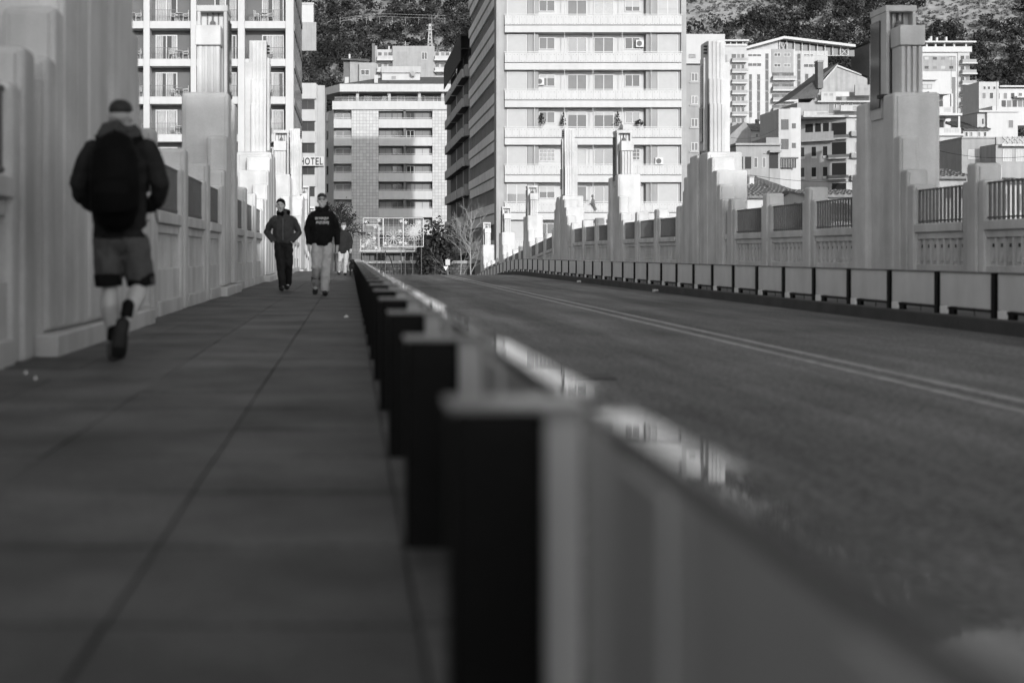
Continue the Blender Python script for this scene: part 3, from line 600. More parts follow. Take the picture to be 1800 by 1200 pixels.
# ---------------------------------------------------------------- middle building closing the street
def middle_building():
    z = 239.0; t = thing('terrace_building', (PXX(680, z), z+8, -3), 'wide pale building with white balcony bands and tiled piers closing the street', 'building'); F = Fac(z, t)
    q = lambda x: 400+x/3.6
    xL, xR = F.X(586.5), F.X(800)
    bxo('wall', 'grey2', t, xL, xR, z+1.5, z+16, GB, F.Z(194))
    # canted left wing in grey render
    m = MB().prism([(xL, z+.02), (xL, z+14), (F.X(567), z+14), (F.X(567), z+6)], 2, GB, F.Z(193)); ob('canted_wall', m, 'grey', t)
    for k in range(8):
        y = 196+31.4*k
        x0 = F.X(574); yy = z+.02+(xL-x0)/(xL-F.X(567))*6
        bxo('window', 'glass', t, x0-.3, x0+.5, yy-.8, yy+.6, F.Z(y+15), F.Z(y))
    for a, b in ((785, 955), (1297, 1420)): F.bx('tiled_pier', 'tile', q(a), q(b), 193, 480, 0, 1.49)
    F.bx('terrace_parapet', 'white', 584, 800, 178, 193, -.35, 1.2, bevel=.02)
    for k in range(0, 9):
        y = 209.7+31.4*k
        F.bx('balcony_band', 'white', 586.5, 617.8, y, y+15.3, -.05, 1.3, bevel=.02); F.bx('balcony_band', 'white', 665.4, 760, y, y+15.3, -.05, 1.3, bevel=.02)
        for a, b in ((587, 617.6), (665.6, 759.8)): F.bx('balcony_rail', 'lmetal', a, b, y-2.4, y-1.6, .0, .06)
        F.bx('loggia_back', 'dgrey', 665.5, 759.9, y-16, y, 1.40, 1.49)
        rr = random.Random(k)
        F.win(590, 616, y-12, y+4, 1.49, rr.choice(['blind2', 'sglass', 'blind']), 'frame', 1)
        ps = [666, 690, 710, 714, 728, 757]
        F.bx('loggia_divider', 'dgrey', 709.5, 713.5, y-16, y, .3, 1.39)
        for a, b, c in ((667, 689, 'blind2'), (690, 708, 'sglass' if rr.random() < .6 else 'blind2'), (715, 729, rr.choice(['glass', 'sglass', 'blind2'])), (730, 756, 'blind2' if rr.random() < .7 else 'blind')):
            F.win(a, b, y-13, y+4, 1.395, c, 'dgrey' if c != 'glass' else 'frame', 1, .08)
    # top terrace, eave, hipped roof, penthouse, chimneys
    F.bx('terrace_wall', 'dgrey', 600, 795, 162, 178, 3, 12)
    for i, x in enumerate((612, 640, 672, 699, 735, 764, 785)): F.win(x, x+14, 165, 178, 3, ('blind2', 'glass', 'sglass')[i % 3], 'frame', 1, .08)
    for x in (626, 682, 735, 776): F.bx('terrace_pillar', 'white2', x, x+5, 162, 178, .4, 1.0)
    for py in (171, 174.5): F.bx('terrace_rail', 'lmetal', 588, 800, py, py+.7, -.1, 0)
    F.bx('eave', 'white', 597, 800, 148.5, 162, -.6, 13, bevel=.02)
    m = MB().prism([(xL+1.05, z-.58), (xL+1.05, z+12), (F.X(570), z+12), (F.X(570), z+5)], 2, F.Z(162), F.Z(148.6)); ob('canted_eave', m, 'grey', t)
    a, b = F.X(600), F.X(800); zr0 = F.Z(148.4); zr1 = F.Z(128)
    ob('roof', MB().add([(a, z-.4, zr0), (b+6, z-.4, zr0), (b+6, z+13, zr0), (a, z+13, zr0), (a+7.5, z+6, zr1), (b+2, z+6, zr1)], [(0, 1, 5, 4), (1, 2, 5), (2, 3, 4, 5), (3, 0, 4), (3, 2, 1, 0)]), 'roofd', t)
    F.bx('penthouse', 'white', 672, 740, 124, 139, 3.2, 9); F.bx('penthouse_band', 'white2', 671, 741, 113, 124.2, 2.8, 9.4); F.bx('vent', 'grey2', 689, 697, 130, 135.5, 3.1, 3.19)
    F.bx('chimney', 'white', 658, 664.5, 131, 146, .6, 1.4); F.bx('chimney', 'white', 606, 613, 133, 149, 2, 3)
    d = thing('satellite_dish', (F.X(728), z+2.7, F.Z(132)), 'pale satellite dish on the penthouse of the middle building', 'dish'); m = MB()
    c = Vector((F.X(727), z+2.4, F.Z(126.5))); n_ = Vector((.35, -.9, .3)).normalized(); u = n_.orthogonal().normalized(); v = n_.cross(u); pts = [c-n_*.12]
    for k in range(16): a_ = k*math.pi/8; pts.append(c+(u*math.cos(a_)+v*math.sin(a_))*.48)
    m.add(pts, [(0, 1+k, 1+(k+1) % 16) for k in range(16)]); ob('bowl', m, 'grey', d); ob('mast', MB().tube((F.X(728), z+2.75, F.Z(133)), c-n_*.1, .04), 'lmetal', d)
middle_building()
balcony_plant(682, 167, 238.6, .9, 2.2, 'spiky dark plant standing on the parapet of the middle building', 9)

# ---------------------------------------------------------------- dark block with stepped balconies beyond the tall block
def dark_block():
    z = 143.0; t = thing('balcony_block', (12.2, z+14, -3), 'shaded block with jutting balconies between the tall block and the middle building', 'building')
    x0 = PXX(826, z); bxo('wall', 'grey2', t, x0, x0+12, z, z+34, GB, PXZ(98, z)); zt = PXZ(98, z)
    for k in range(0, 9):
        zz = PXZ(118+52.4*k, z)
        for i, (ya, yb) in enumerate(((z+1.5, z+7.5), (z+9, z+17), (z+18.5, z+27))):
            bxo('balcony', 'white2', t, x0-.75, x0-.002, ya, yb, zz-.95, zz, .015); bxo('window', 'black', t, x0-.03, x0+.01, ya+.3, yb-.3, zz+.1, zz+1.95)
            bxo('canopy', 'black', t, x0-.7, x0-.002, ya, yb, zz+2.02, zz+2.12)
        bxo('bay', 'conc', t, x0-.5, x0-.003, z-.001, z+1.3, zz-.9, zz+.25)
        bxo('front_window', 'sglass', t, x0+.4, x0+2.5, z-.05, z+.02, zz+.2, zz+1.9)
    pg = bxo('pergola', 'black', t, x0-.8, x0+2, z+2, z+27, zt+2.3, zt+2.5)
    for i in range(18): bxo('pergola_slat', 'black', pg, x0-.8, x0-.72, z+2+i*1.45, z+3.1+i*1.45, zt-.2, zt+2.3)
dark_block()
# ---------------------------------------------------------------- town on the right, hillside houses
q4 = lambda x: 1180+x/2.903
r4 = lambda y: y/2.903
class F4(Fac):
    def B(s, name, mat, a, b, t, u, d0=0, d1=1, **k): return s.bx(name, mat, q4(a), q4(b), r4(t), r4(u), d0, d1, **k)
    def W(s, a, b, t, u, d=0, pane='glass', frame='frame', mull=1, fw=.06): return s.win(q4(a), q4(b), r4(t), r4(u), d, pane, frame, mull, fw)
    def D(s, a, b, t, u, d=0, pane='glass'): return s.dwin(q4(a), q4(b), r4(t), r4(u), d, pane)
    def px(s, x, y): return (s.X(q4(x)), s.Z(r4(y)))
def B4(name, z, xc, label, cat='building', dz=5):
    x = PXX(q4(xc), z); t = thing(name, (x, z+dz, H(x, z+dz)), label, cat); return t, F4(z, t)
def roof_tiles(name, par, p00, p10, p01, p11, step=.42, mat='roof', rad=.10):
    """sloping tile roof: slab with rows of half-round cover tiles; p00-p10 eave, p01-p11 ridge"""
    p00, p10, p01, p11 = map(Vector, (p00, p10, p01, p11)); up = Vector((0, 0, -.18))
    o = ob(name, MB().add([p00, p10, p11, p01, p00+up, p10+up, p11+up, p01+up], [(0, 1, 2, 3), (7, 6, 5, 4), (0, 4, 5, 1), (1, 5, 6, 2), (2, 6, 7, 3), (3, 7, 4, 0)]), mat, par)
    n = max(3, int((p10-p00).length/step)); m = MB(); rr = random.Random(n); nr = max(3, int((p01-p00).length/.55))
    for k in range(n+1):
        a = p00.lerp(p10, k/n); b = p01.lerp(p11, k/n)
        for j in range(nr):
            c0 = a.lerp(b, j/nr); c1 = a.lerp(b, (j+1)/nr); jit = Vector((rr.uniform(-.03, .03), 0, rr.uniform(-.01, .03)))
            m.tube(c0+jit, c1+jit+Vector((0, 0, -.02)), rad*1.05, rad*.85, 5)
    tagp(ob('cover_tiles', m, mat, o), kind='stuff'); return o
def gable_house(name, label, z, a, b, eave, ridge, bot, wall, depth=9, roofm='roof', ridge_back=4.5, wins=()):
    t, F = B4(name, z, (a+b)/2, label, 'house'); x0, x1 = F.X(q4(a)), F.X(q4(b)); ze, zr = F.Z(r4(eave)), F.Z(r4(ridge)); zb = min(H(x0, z), H(x1, z))-2 if bot is None else F.Z(r4(bot))
    ob('wall', MB().prism([(z, zb), (z+depth, zb), (z+depth, ze), (z+ridge_back, zr-.05), (z, ze)], 0, x0+.2, x1-.2), wall, t)
    sl = (zr-ze)/ridge_back
    roof_tiles('roof', t, (x0, z-.5, ze-.5*sl+.12), (x1, z-.5, ze-.5*sl+.12), (x0, z+ridge_back, zr+.12), (x1, z+ridge_back, zr+.12), mat=roofm)
    roof_tiles('roof', t, (x1, z+depth+.4, ze-.2), (x0, z+depth+.4, ze-.2), (x1, z+ridge_back, zr+.1), (x0, z+ridge_back, zr+.1), mat=roofm, step=.8)
    for w in wins: F.W(*w)
    return t, F
def chimney(F, t, a, b, top, bot, d):
    c = F.B('chimney', 'white', a, b, top+8, bot, d, d+.7); F.B('chimney_vent', 'grey2', a+2, b-2, top+3, top+8, d+.1, d+.6, parent=c); F.B('chimney_cap', 'white', a-1, b+1, top, top+3, d-.05, d+.75, parent=c)

# white block beside the tall block
t, F = B4('annex_block', 129, 170, 'plain white block stuck to the right side of the tall apartment block')
F.B('upper_wall', 'white', 60, 268, 178, 328, -.4, 12); F.B('wall', 'grey', 60, 176, 328, 1250, 0, 12); F.W(84, 118, 280, 300, -.4, 'sglass', 'grey2', 0)
for y in (368, 485, 600, 722, 840): F.W(100, 136, y+5, y+48, 0, 'blind2' if y != 485 else 'sglass', 'frame', 1); F.B('sill_band', 'white2', 92, 140, y+50, y+56, -.12, -.002)
for i, x in enumerate((100, 128, 196)): F.B('roof_vent', 'white2', x, x+14, 160-4*i, 177.8, 2+i, 3+i)
# balcony tower
t, F = B4('apartment_tower', 402, 320, 'slim far apartment tower with a stack of rounded balconies beside the white block')
F.B('wall', 'white2', 268, 384, 236, 900, 0, 14); F.B('roof_slab', 'white', 262, 392, 205, 213, -1, 12); F.B('parapet', 'white', 266, 386, 226, 236, -.4, 13)
for x in (272, 300, 330, 362): F.B('roof_post', 'white2', x, x+5, 213, 226, -.2, .4)
F.B('stair_strip', 'grey2', 270, 286, 280, 336, -.06, -.004)
for k in range(8):
    y = 300+54.5*k; F.B('balcony', 'grey', 304, 379, y, y+15, -1.6, -.003); F.B('balcony_slab', 'white', 302, 381, y+15, y+22, -1.8, -.003)
    F.D(308, 330, y-23, y, 0, 'glass'); F.D(336, 352, y-23, y, 0, 'blind2'); F.D(358, 372, y-23, y, 0, 'glass'); F.B('end_balcony', 'white2', 384.2, 394, y-6, y+6, 0, 3)
# big block with the sloping canopy
t, F = B4('apartment_complex', 406, 560, 'large far apartment complex under a long sloping roof canopy')
F.B('wall', 'white', 376, 632, 253, 900, 0, 16); F.B('wall', 'white2', 632, 800, 260, 900, .2, 16); F.B('centre_panel', 'grey', 512, 622, 252, 372, -.3, -.004)
for a, b, c, d in ((522, 556, 272, 290), (572, 606, 272, 290), (522, 556, 326, 344), (572, 606, 326, 344)): F.W(a, b, c, d, -.3, 'glass' if a < 560 else 'blind2', 'frame', 1, .12)
for a, b, c, d in ((397, 411, 380, 600), (438, 453, 380, 620), (480, 496, 274, 620), (645, 659, 275, 500), (685, 699, 378, 440), (724, 738, 378, 440)):
    s = F.B('glazed_strip', 'glass', a, b, c, d, -.08, -.002)
    y = c+25
    while y < d-10: F.B('spandrel', 'blind2', a, b, y, y+9, -.1, -.07, parent=s); y += 54
for a, b, c, d in ((390, 460, 276, 290), (390, 460, 322, 340), (676, 726, 276, 290), (676, 750, 326, 345)): F.W(a, b, c, d, 0 if a < 600 else .2, 'glass', 'frame', 2, .1)
for k in range(5):
    y = 390+54.5*k; F.B('recess', 'dgrey', 514, 624, y-18, y+3, -.15, -.004)
    for a in (520, 548, 580, 604): F.D(a, a+16, y-14, y+3, -.15, 'glass' if a != 548 else 'blind2')
    F.B('balcony', 'grey', 510, 626, y+2, y+17, -2, -.003); F.B('balcony_slab', 'white', 508, 629, y+17, y+24, -2.2, -.003)
# canopy roof: sloping slab on a truss
def slope(mb, F, pts, d0, d1, th=.5):
    P = [F.px(*p) for p in pts]; mb.prism([(p[0], p[1]) for p in P]+[(p[0], p[1]-th) for p in P[::-1]], 1, F.z+d0, F.z+d1); return mb
ob('canopy', slope(MB(), F, [(368, 244), (566, 190), (928, 233)], -2, 14, .7), 'white', t)
ob('gable_wall', MB().prism([F.px(376, 253), F.px(548, 253), F.px(548, 205)], 1, F.z+.5, F.z+14), 'white2', t)
m = MB(); tr = []
for i in range(10):
    xa = 552+i*39; ya = 196+(xa-566)*.119; xb = xa+39; yb = 196+(xb-566)*.119; A = F.px(xa, ya+8); Bq = F.px(xa, 284-i*.1); C = F.px(xb, yb+8); D_ = F.px(xb, 284)
    f3 = lambda p: (p[0], F.z+.2, p[1])
    tr.append(F.B('roof_glazing', 'sglass', xa+1, xb-1, ya+18, 286, 1.0, 1.1)); m.tube(f3(A), f3(Bq), .14)
    if i < 9: m.tube(f3(Bq), f3(D_), .1)
    if i in (0, 8): m.tube(f3(A), f3(D_), .08); m.tube(f3(Bq), f3(C), .08)
ob('truss', m, 'lmetal', t)
# shaded building with a big dark mansard gable and terraces
t, F = B4('gabled_apartments', 208, 820, 'shaded apartment house with a steep dark gabled roof and white terraces', dz=8); z = F.z
bz = H(F.X(q4(830)), z+6)-4
def poly(name, mat, pts, d0, d1): return ob(name, MB().prism([F.px(*p) for p in pts], 1, z+d0, z+d1), mat, t)
XA, XB = F.X(q4(684)), F.X(q4(894)); zb = bz
# shade put into the darker wing wall, sunlight into the paler one
ob('shade_tone_wall', MB().prism([(XA, z+5.0), (XB, z+.0), (XB, z+14), (XA, z+14)], 2, zb, F.Z(r4(590))), 'grey2', t)
F.B('lit_tone_wall', 'white2', 894, 1090, 596, 1250, .0, 14)
def sw(a, b, tp, bt, mat='glass', name='window', pr=.06):        # piece on the slanted shaded wall
    xa, xb = F.X(q4(a)), F.X(q4(b)); ya = z+5.0*(XB-xa)/(XB-XA); yb = z+5.0*(XB-xb)/(XB-XA)
    return ob(name, MB().prism([(xa, ya-pr), (xb, yb-pr), (xb, yb+.02), (xa, ya+.02)], 2, F.Z(r4(bt)), F.Z(r4(tp))), mat, t)
for y in (742, 848):
    for a in (706, 754, 800): sw(a, a+17, y, y+52); sw(a-2, a+19, y+48, y+60, 'white2', 'sill', .2)
for y in (620, 720, 826, 930):
    sw(836, 892, y+4, y+66, 'black', 'loggia_opening', .03)
    sw(812, 893, y+68, y+84, 'dgrey', 'balcony', 1.0); sw(812, 893, y+84, y+90, 'white2', 'balcony_slab', 1.15)
sw(728, 834, 622, 690, 'black', 'loggia_opening', .03)
for a in (758, 790, 822): sw(a, a+8, 620, 690, 'grey', 'loggia_pier', .2)
sw(690, 832, 668, 705, 'grey', 'terrace_parapet', 1.1); sw(640, 836, 706, 716, 'conc', 'terrace_slab', 1.5); sw(636, 894, 588, 600, 'conc', 'cornice', 1.0)
for y in (612, 722, 836, 946): F.W(936, 976, y, y+58, .0, 'blind2', 'frame', 1); F.B('balcony', 'grey2', 908, 986, y+60, y+86, -.9, -.003, bevel=.05)
# setbacks
F.B('setback_wall', 'grey', 670, 1000, 515, 590, 2.5, 12); F.B('terrace_parapet', 'white2', 682, 808, 566, 592, .6, .9); F.B('terrace_parapet', 'white2', 868, 990, 536, 566, .3, .6); F.B('terrace_slab', 'white2', 668, 1000, 590, 600, -.6, 12)
for a, b in ((748, 806), (930, 984)):
    m = MB(); x0, x1 = F.X(q4(a)), F.X(q4(b)); n = 9; za, zb2 = F.Z(r4(590 if a < 800 else 562)), F.Z(r4(570 if a < 800 else 540))
    for i in range(n):
        for j in range(3): m.box(x0+(x1-x0)*(i+.25)/n, x0+(x1-x0)*(i+.75)/n, z+.27 if a > 800 else z+.57, z+.29 if a > 800 else z+.59, za+(zb2-za)*(j+.25)/3, za+(zb2-za)*(j+.75)/3)
    tagp(ob('lattice_holes', m, 'dgrey', t), kind='stuff')
for a, b, c, d in ((862, 872, 520, 545), (890, 916, 515, 545), (932, 955, 512, 540), (828, 860, 520, 575)): F.W(a, b, c, d, 2.5, 'glass' if a != 828 else 'blind2', 'frame', 0)
F.B('upper_setback', 'grey', 780, 1080, 455, 516, 4.5, 12); F.B('upper_slab', 'white2', 766, 1080, 508, 516, 1.6, 12)
F.B('terrace_parapet', 'white2', 786, 862, 462, 508, 1.8, 2.1); F.B('terrace_parapet', 'white', 862, 935, 460, 484, 2.2, 2.5); F.B('terrace_parapet', 'grey', 962, 1080, 425, 480, 2, 2.3)
for a in (800, 828, 980, 1010, 1040): F.B('parapet_niche', 'grey2', a, a+18, 470 if a < 900 else 440, 482 if a < 900 else 452, 1.77 if a < 900 else 1.97, 1.8 if a < 900 else 2.0)
# gable wall, steep roof, chimney
poly('gable_wall', 'conc', [(800, 470), (800, 420), (903, 318), (1024, 362), (1064, 380), (1064, 470)], 5, 12)
poly('gable_trim', 'white', [(806, 420), (903, 308), (1030, 358), (1030, 364), (903, 318), (812, 424)], 4.7, 4.99)
A = F.px(905, 302); Bp = F.px(652, 492); Cp = F.px(770, 492); zz0, zz1 = z+4.4, z+13
ob('roof', MB().add([(A[0], zz0, A[1]), (A[0], zz1, A[1]), (Bp[0], zz1, Bp[1]), (Bp[0], zz0, Bp[1]), (Cp[0], zz0-2, Cp[1]), (F.px(800, 400)[0], zz0-.6, F.px(800, 400)[1])], [(0, 1, 2, 3), (0, 3, 4, 5)]), 'roofd', t)
m = MB()
for k in range(14): f = k/13; a = Vector((A[0], zz0, A[1])).lerp(Vector((F.px(800, 400)[0], zz0-.6, F.px(800, 400)[1])), f); b = Vector((Bp[0], zz0, Bp[1])).lerp(Vector((Cp[0], zz0-2, Cp[1])), f); m.tube(a, b, .05, .05, 4)
ob('roof_seams', m, 'dgrey', t)
poly('roof_edge_wall', 'conc', [(700, 560), (790, 460), (790, 420), (806, 420), (806, 590), (680, 590)], 3.2, 4.2)
F.B('chimney_stack', 'dgrey', 778, 806, 305, 440, 2.6, 4.0); F.B('chimney_top', 'grey2', 776, 808, 296, 306, 2.5, 4.1)
ob('roof', MB().add([(A[0], zz0, A[1]), (A[0], zz1, A[1]), (F.X(q4(1070)), zz1, F.Z(r4(374))), (F.X(q4(1070)), zz0, F.Z(r4(374)))], [(0, 3, 2, 1)]), 'roofd', t)
# narrow white block next to it
t, F = B4('white_block', 198, 600, 'narrow white block with tall barred windows beside the gabled apartments')
F.B('wall', 'white2', 548, 612, 556, 1000, 0, 9); F.B('side_wall', 'white', 612, 668, 548, 1000, .6, 9)
for y in (610, 710): F.W(560, 598, y, y+52, 0, 'glass', 'dgrey', 3); F.D(622, 642, y+18, y+44, .6, 'glass')
F.B('gallery', 'black', 545, 630, 812, 858, -.6, -.004)
for i in range(10): F.B('gallery_post', 'white2', 547+i*8.2, 549+i*8.2, 812, 858, -.68, -.605)
F.B('gallery_slab', 'dgrey', 538, 640, 804, 812, -.8, -.003)
# low grey house
t, F = B4('low_house', 172, 437, 'low grey house with open garage-like bays under the narrow white block')
F.B('wall', 'grey', 330, 556, 742, 1100, 0, 8); F.B('roof_slab', 'conc', 322, 556, 732, 742, -.5, 8.2); F.B('roof_step', 'grey2', 490, 556, 700, 732, .5, 7)
for a, b in ((332, 366), (376, 408)): F.B('bay_opening', 'black', a, b, 800, 862, -.03, .02)
for a, b in ((420, 440), (463, 482)): F.W(a, b, 803, 856, 0, 'glass' if a < 450 else 'blind2', 'frame', 0)
F.B('bay_opening', 'black', 498, 545, 780, 860, -.03, .02); F.B('balcony_slab', 'grey2', 492, 552, 770, 780, -.9, -.003)
# little gabled house
t, F = B4('gable_cottage', 232, 400, 'small pale gabled house with a tile roof below the far apartment complex'); z = F.z
ob('wall', MB().prism([F.px(300, 760), F.px(300, 690), F.px(374, 622), F.px(408, 665), F.px(408, 760)], 1, z, z+9), 'grey', t)
P = lambda x, y, d: (F.X(q4(x)), z+d, F.Z(r4(y)))
roof_tiles('roof', t, P(410, 662, -.4), P(492, 662, -.4), P(374, 618, 4.5), P(484, 618, 4.5), .6); F.B('wall', 'white2', 408.5, 486, 664, 800, .2, 8)
F.W(430, 446, 682, 702, .2, 'blind2', 'frame', 0); F.D(455, 464, 684, 700, .2, 'blind2'); F.B('chimney', 'dgrey', 472, 484, 596, 650, 4, 5)
# tile-roofed house with two chimneys
t, F = B4('tiled_house', 118, 500, 'house with a broad weathered tile roof and two white chimneys behind the railings'); z = F.z; P = lambda x, y, d: (F.X(q4(x)), z+d, F.Z(r4(y)))
roof_tiles('roof', t, P(330, 1000, 0), P(700, 1000, 0), P(350, 868, 8), P(540, 868, 8), .40, rad=.11)
F.B('wall', 'white', 345, 692, 1008, 1250, .5, 14); chimney(F, t, 417, 438, 885, 950, 4.3); chimney(F, t, 474, 498, 885, 950, 4.3)
ob('antenna', MB().tube(P(448, 960, 3), P(448, 860, 3), .025).tube(P(438, 880, 3), P(458, 880, 3), .015), 'lmetal', t)
for a in (470, 560, 640): F.W(a, a+24, 1040, 1090, .5, 'blind2', 'frame', 1)
# low houses seen through the right railings
for i, (z_, a, b, ev, rd, wl, lab) in enumerate(((88, 360, 500, 1112, 1070, 'white', 'low white house with a dark tiled roof behind the first railing past the stepped pylon'),
        (84, 520, 640, 1138, 1075, 'white2', 'low house with a tiled roof behind the second railing past the stepped pylon'), (80, 760, 1010, 1105, 1035, 'white', 'white house with a long tile roof seen through the railing left of the big pylon'),
        (100, 690, 1000, 1000, 965, 'white2', 'low house whose sunlit tile roof shows over the railing left of the big pylon'))):
    gable_house('railing_house', lab, z_, a, b, ev, rd, None, wl, wins=[(a+40, a+62, ev+14, ev+40, 0, 'glass', 'frame', 1), (a+90, a+112, ev+14, ev+40, 0, 'blind2', 'frame', 1)])
# far block behind the lantern pylon
t, F = B4('far_apartments', 405, 1410, 'far white apartment block with balconies behind the big lantern pylon on the right')
F.B('wall', 'white', 1060, 1460, 268, 900, 0, 16); F.B('dark_wing', 'dgrey', 1006, 1072, 222, 520, -1, 14); F.B('dark_roof', 'black', 1000, 1080, 214, 222, -2, 14)
for k in range(3): F.B('wing_balcony', 'white2', 1040, 1072, 275+52*k, 292+52*k, -3, -1.003)
F.B('parapet', 'white', 1060, 1528, 240, 268, -.8, 15); F.B('roof_band', 'white', 1060, 1545, 213, 221, -1.5, 12)
for x in (1300, 1345, 1390, 1440, 1500): F.B('roof_post', 'white', x, x+9, 221, 240, 0, 1)
for x in (1295, 1312, 1342, 1352, 1382, 1430): F.B('roof_chimney', 'white', x, x+9, 172+(x % 7)*3, 213, 4, 5)
F.B('window_band', 'grey2', 1285, 1452, 286, 364, -.1, -.004)
for i in range(4):
    for j in range(2): F.D(1292+i*42, 1312+i*42, 292+j*46, 306+j*46, -.1, ('blind', 'glass', 'blind2')[(i+j) % 3])
F.B('glazed_strip', 'sglass', 1432, 1450, 394, 700, -.06, -.004); F.B('tower_wall', 'white2', 1460, 1520, 268, 900, -.3, 14)
for k in range(7):
    y = 308+53.5*k; F.B('balcony', 'grey', 1470, 1541, y, y+16, -2.2, -.303); F.B('balcony_slab', 'white', 1468, 1544, y+16, y+23, -2.4, -.303); F.D(1474, 1492, y-22, y, -.3, 'glass'); F.D(1500, 1518, y-22, y, -.3, 'blind2')
# stepped terrace building right of the pylon
t, F = B4('terrace_house', 176, 1415, 'pale stepped building with lattice terraces right of the big lantern pylon')
F.B('wall', 'white2', 1330, 1482, 694, 1200, 0, 10); F.B('ledge', 'white', 1326, 1486, 684, 694, -.5, 10); F.B('mid_wall', 'grey', 1330, 1432, 590, 684, 2, 10); F.B('mid_slab', 'white', 1326, 1482, 578, 590, -.2, 10)
F.B('upper_wall', 'grey', 1330, 1430, 478, 578, 2.5, 10); F.B('upper_slab', 'white', 1326, 1436, 464, 478, .6, 10); F.B('penthouse', 'white', 1296, 1396, 395, 464, 3, 9); F.B('penthouse_roof', 'white', 1290, 1404, 388, 396, 2.4, 9.5)
F.B('opening', 'black', 1368, 1400, 505, 545, 2.46, 2.52); F.B('opening', 'glass', 1405, 1428, 505, 545, 2.46, 2.52); F.B('opening', 'black', 1366, 1424, 606, 668, 1.96, 2.02)
for a, b, c, d in ((1366, 1436, 545, 578), (1366, 1478, 652, 684)):
    F.B('terrace_parapet', 'white', a, b, c, d, .0, .25); x0, x1, za, zb = F.X(q4(a+24)), F.X(q4(b-8)), F.Z(r4(d-6)), F.Z(r4(c+4)); m = MB()
    for i in range(10):
        for j in range(3): m.box(x0+(x1-x0)*(i+.25)/10, x0+(x1-x0)*(i+.75)/10, F.z-.02, F.z-.004, za+(zb-za)*(j+.25)/3, za+(zb-za)*(j+.75)/3)
    tagp(ob('lattice_holes', m, 'grey2', t), kind='stuff')
F.B('terrace_post', 'white', 1430, 1440, 478, 545, .1, .4); F.B('terrace_post', 'white', 1466, 1476, 592, 652, .1, .4)
F.W(1395, 1446, 730, 788, 0, 'blind', 'frame', 0); F.W(1395, 1446, 838, 880, 0, 'blind', 'frame', 0)
F.W(1310, 1380, 415, 440, 3, 'blind', 'grey', 2)
# white house, low neighbours
t, F = B4('white_house', 192, 1670, 'bright white box house with a dark roof at its left')
F.B('wall', 'white', 1612, 1768, 572, 800, 0, 9); F.B('side_wall', 'white2', 1570, 1612, 574, 660, .5, 9); F.B('roof_edge', 'white', 1566, 1772, 564, 573, -.25, 9.2); F.D(1594, 1602, 605, 632, .5); F.W(1718, 1746, 612, 655, 0, 'blind2', 'frame', 0); F.B('upper_room', 'white', 1690, 1740, 530, 564, 3, 8)
P = lambda x, y, d: (F.X(q4(x)), F.z+d, F.Z(r4(y)))
roof_tiles('roof', t, P(1478, 662, -1), P(1612, 662, -1), P(1478, 600, 6), P(1580, 600, 6), .6, 'roofd'); F.B('low_wall', 'white', 1480, 1612, 664, 800, -.6, 6)
for a in (1488, 1512, 1552, 1582): F.W(a, a+16, 674, 700, -.6, 'glass' if a < 1500 or a > 1570 else 'blind2', 'frame', 0)
t, F = B4('grey_terrace_house', 168, 1570, 'low grey house with two white roller blinds right of the terrace building')
F.B('wall', 'grey', 1482, 1654, 706, 1000, 0, 8); F.B('parapet', 'grey2', 1480, 1654, 700, 708, -.15, 8.1)
for a in (1514, 1594): F.W(a, a+56, 764, 812, 0, 'blind', 'frame', 0)
t, F = B4('balustrade_house', 164, 1735, 'house with a white balustrade of crossed circles at the right edge')
F.B('wall', 'grey', 1656, 1860, 735, 1000, 0, 8); F.B('parapet', 'conc', 1654, 1860, 700, 738, -.2, .1); F.B('ledge', 'white', 1672, 1860, 738, 748, -.8, 0); m = MB()
for i in range(8):
    x, y = F.px(1704+i*26, 718)
    for s in (-1, 1): m.tube((x-.45, F.z-.26, y-s*.45), (x+.45, F.z-.26, y+s*.45), .07, .07, 5)
ob('cross_motifs', m, 'white', t)
for a in (1690, 1756): F.W(a, a+46, 762, 825, 0, 'curtain', 'frame', 2)
t, F = B4('hill_block', 335, 1700, 'far pale block with a row of windows below the dark pines at the right edge')
F.B('wall', 'white2', 1570, 1672, 418, 640, 0, 9); F.B('wall', 'white', 1672, 1870, 452, 640, .5, 10); F.B('roof_band', 'white', 1672, 1870, 438, 446, -.6, 10); F.B('ledge', 'white', 1750, 1870, 494, 502, -1.5, .49)
for i in range(7): F.W(1584+i*38, 1606+i*38, 472, 506, 0 if i < 2 else .5, ('blind2', 'glass', 'sglass')[i % 3], 'frame', 0, .1)
for i in range(6): F.D(1690+i*28, 1712+i*28, 512, 545, .5, ('glass', 'blind2')[i % 2])
for x in (1590, 1612, 1640): F.W(x, x+16, 440, 458, 0, 'glass', 'frame', 0, .1)
# near roofs right of the big pylon
gable_house('chimney_house', 'house with a shallow tile roof over the railing right of the big pylon', 104, 1352, 1520, 905, 850, None, 'grey', ridge_back=5, wins=[(1400, 1430, 960, 1010, 0, 'glass', 'wood', 1), (1470, 1500, 960, 1010, 0, 'glass', 'wood', 1)])
t, F = B4('white_chimney_house', 112, 1740, 'white house with a tall white chimney behind the rightmost railing'); F.B('wall', 'white', 1680, 1860, 925, 1400, 0, 9); chimney(F, t, 1750, 1776, 832, 930, 3); P = lambda x, y, d: (F.X(q4(x)), F.z+d, F.Z(r4(y)))
roof_tiles('roof', t, P(1676, 925, -.4), P(1870, 925, -.4), P(1676, 895, 5), P(1870, 895, 5), .5)
F.W(1700, 1722, 985, 1080, 0, 'glass', 'frame', 1); F.W(1770, 1800, 985, 1080, 0, 'blind2', 'frame', 1)
chim = t
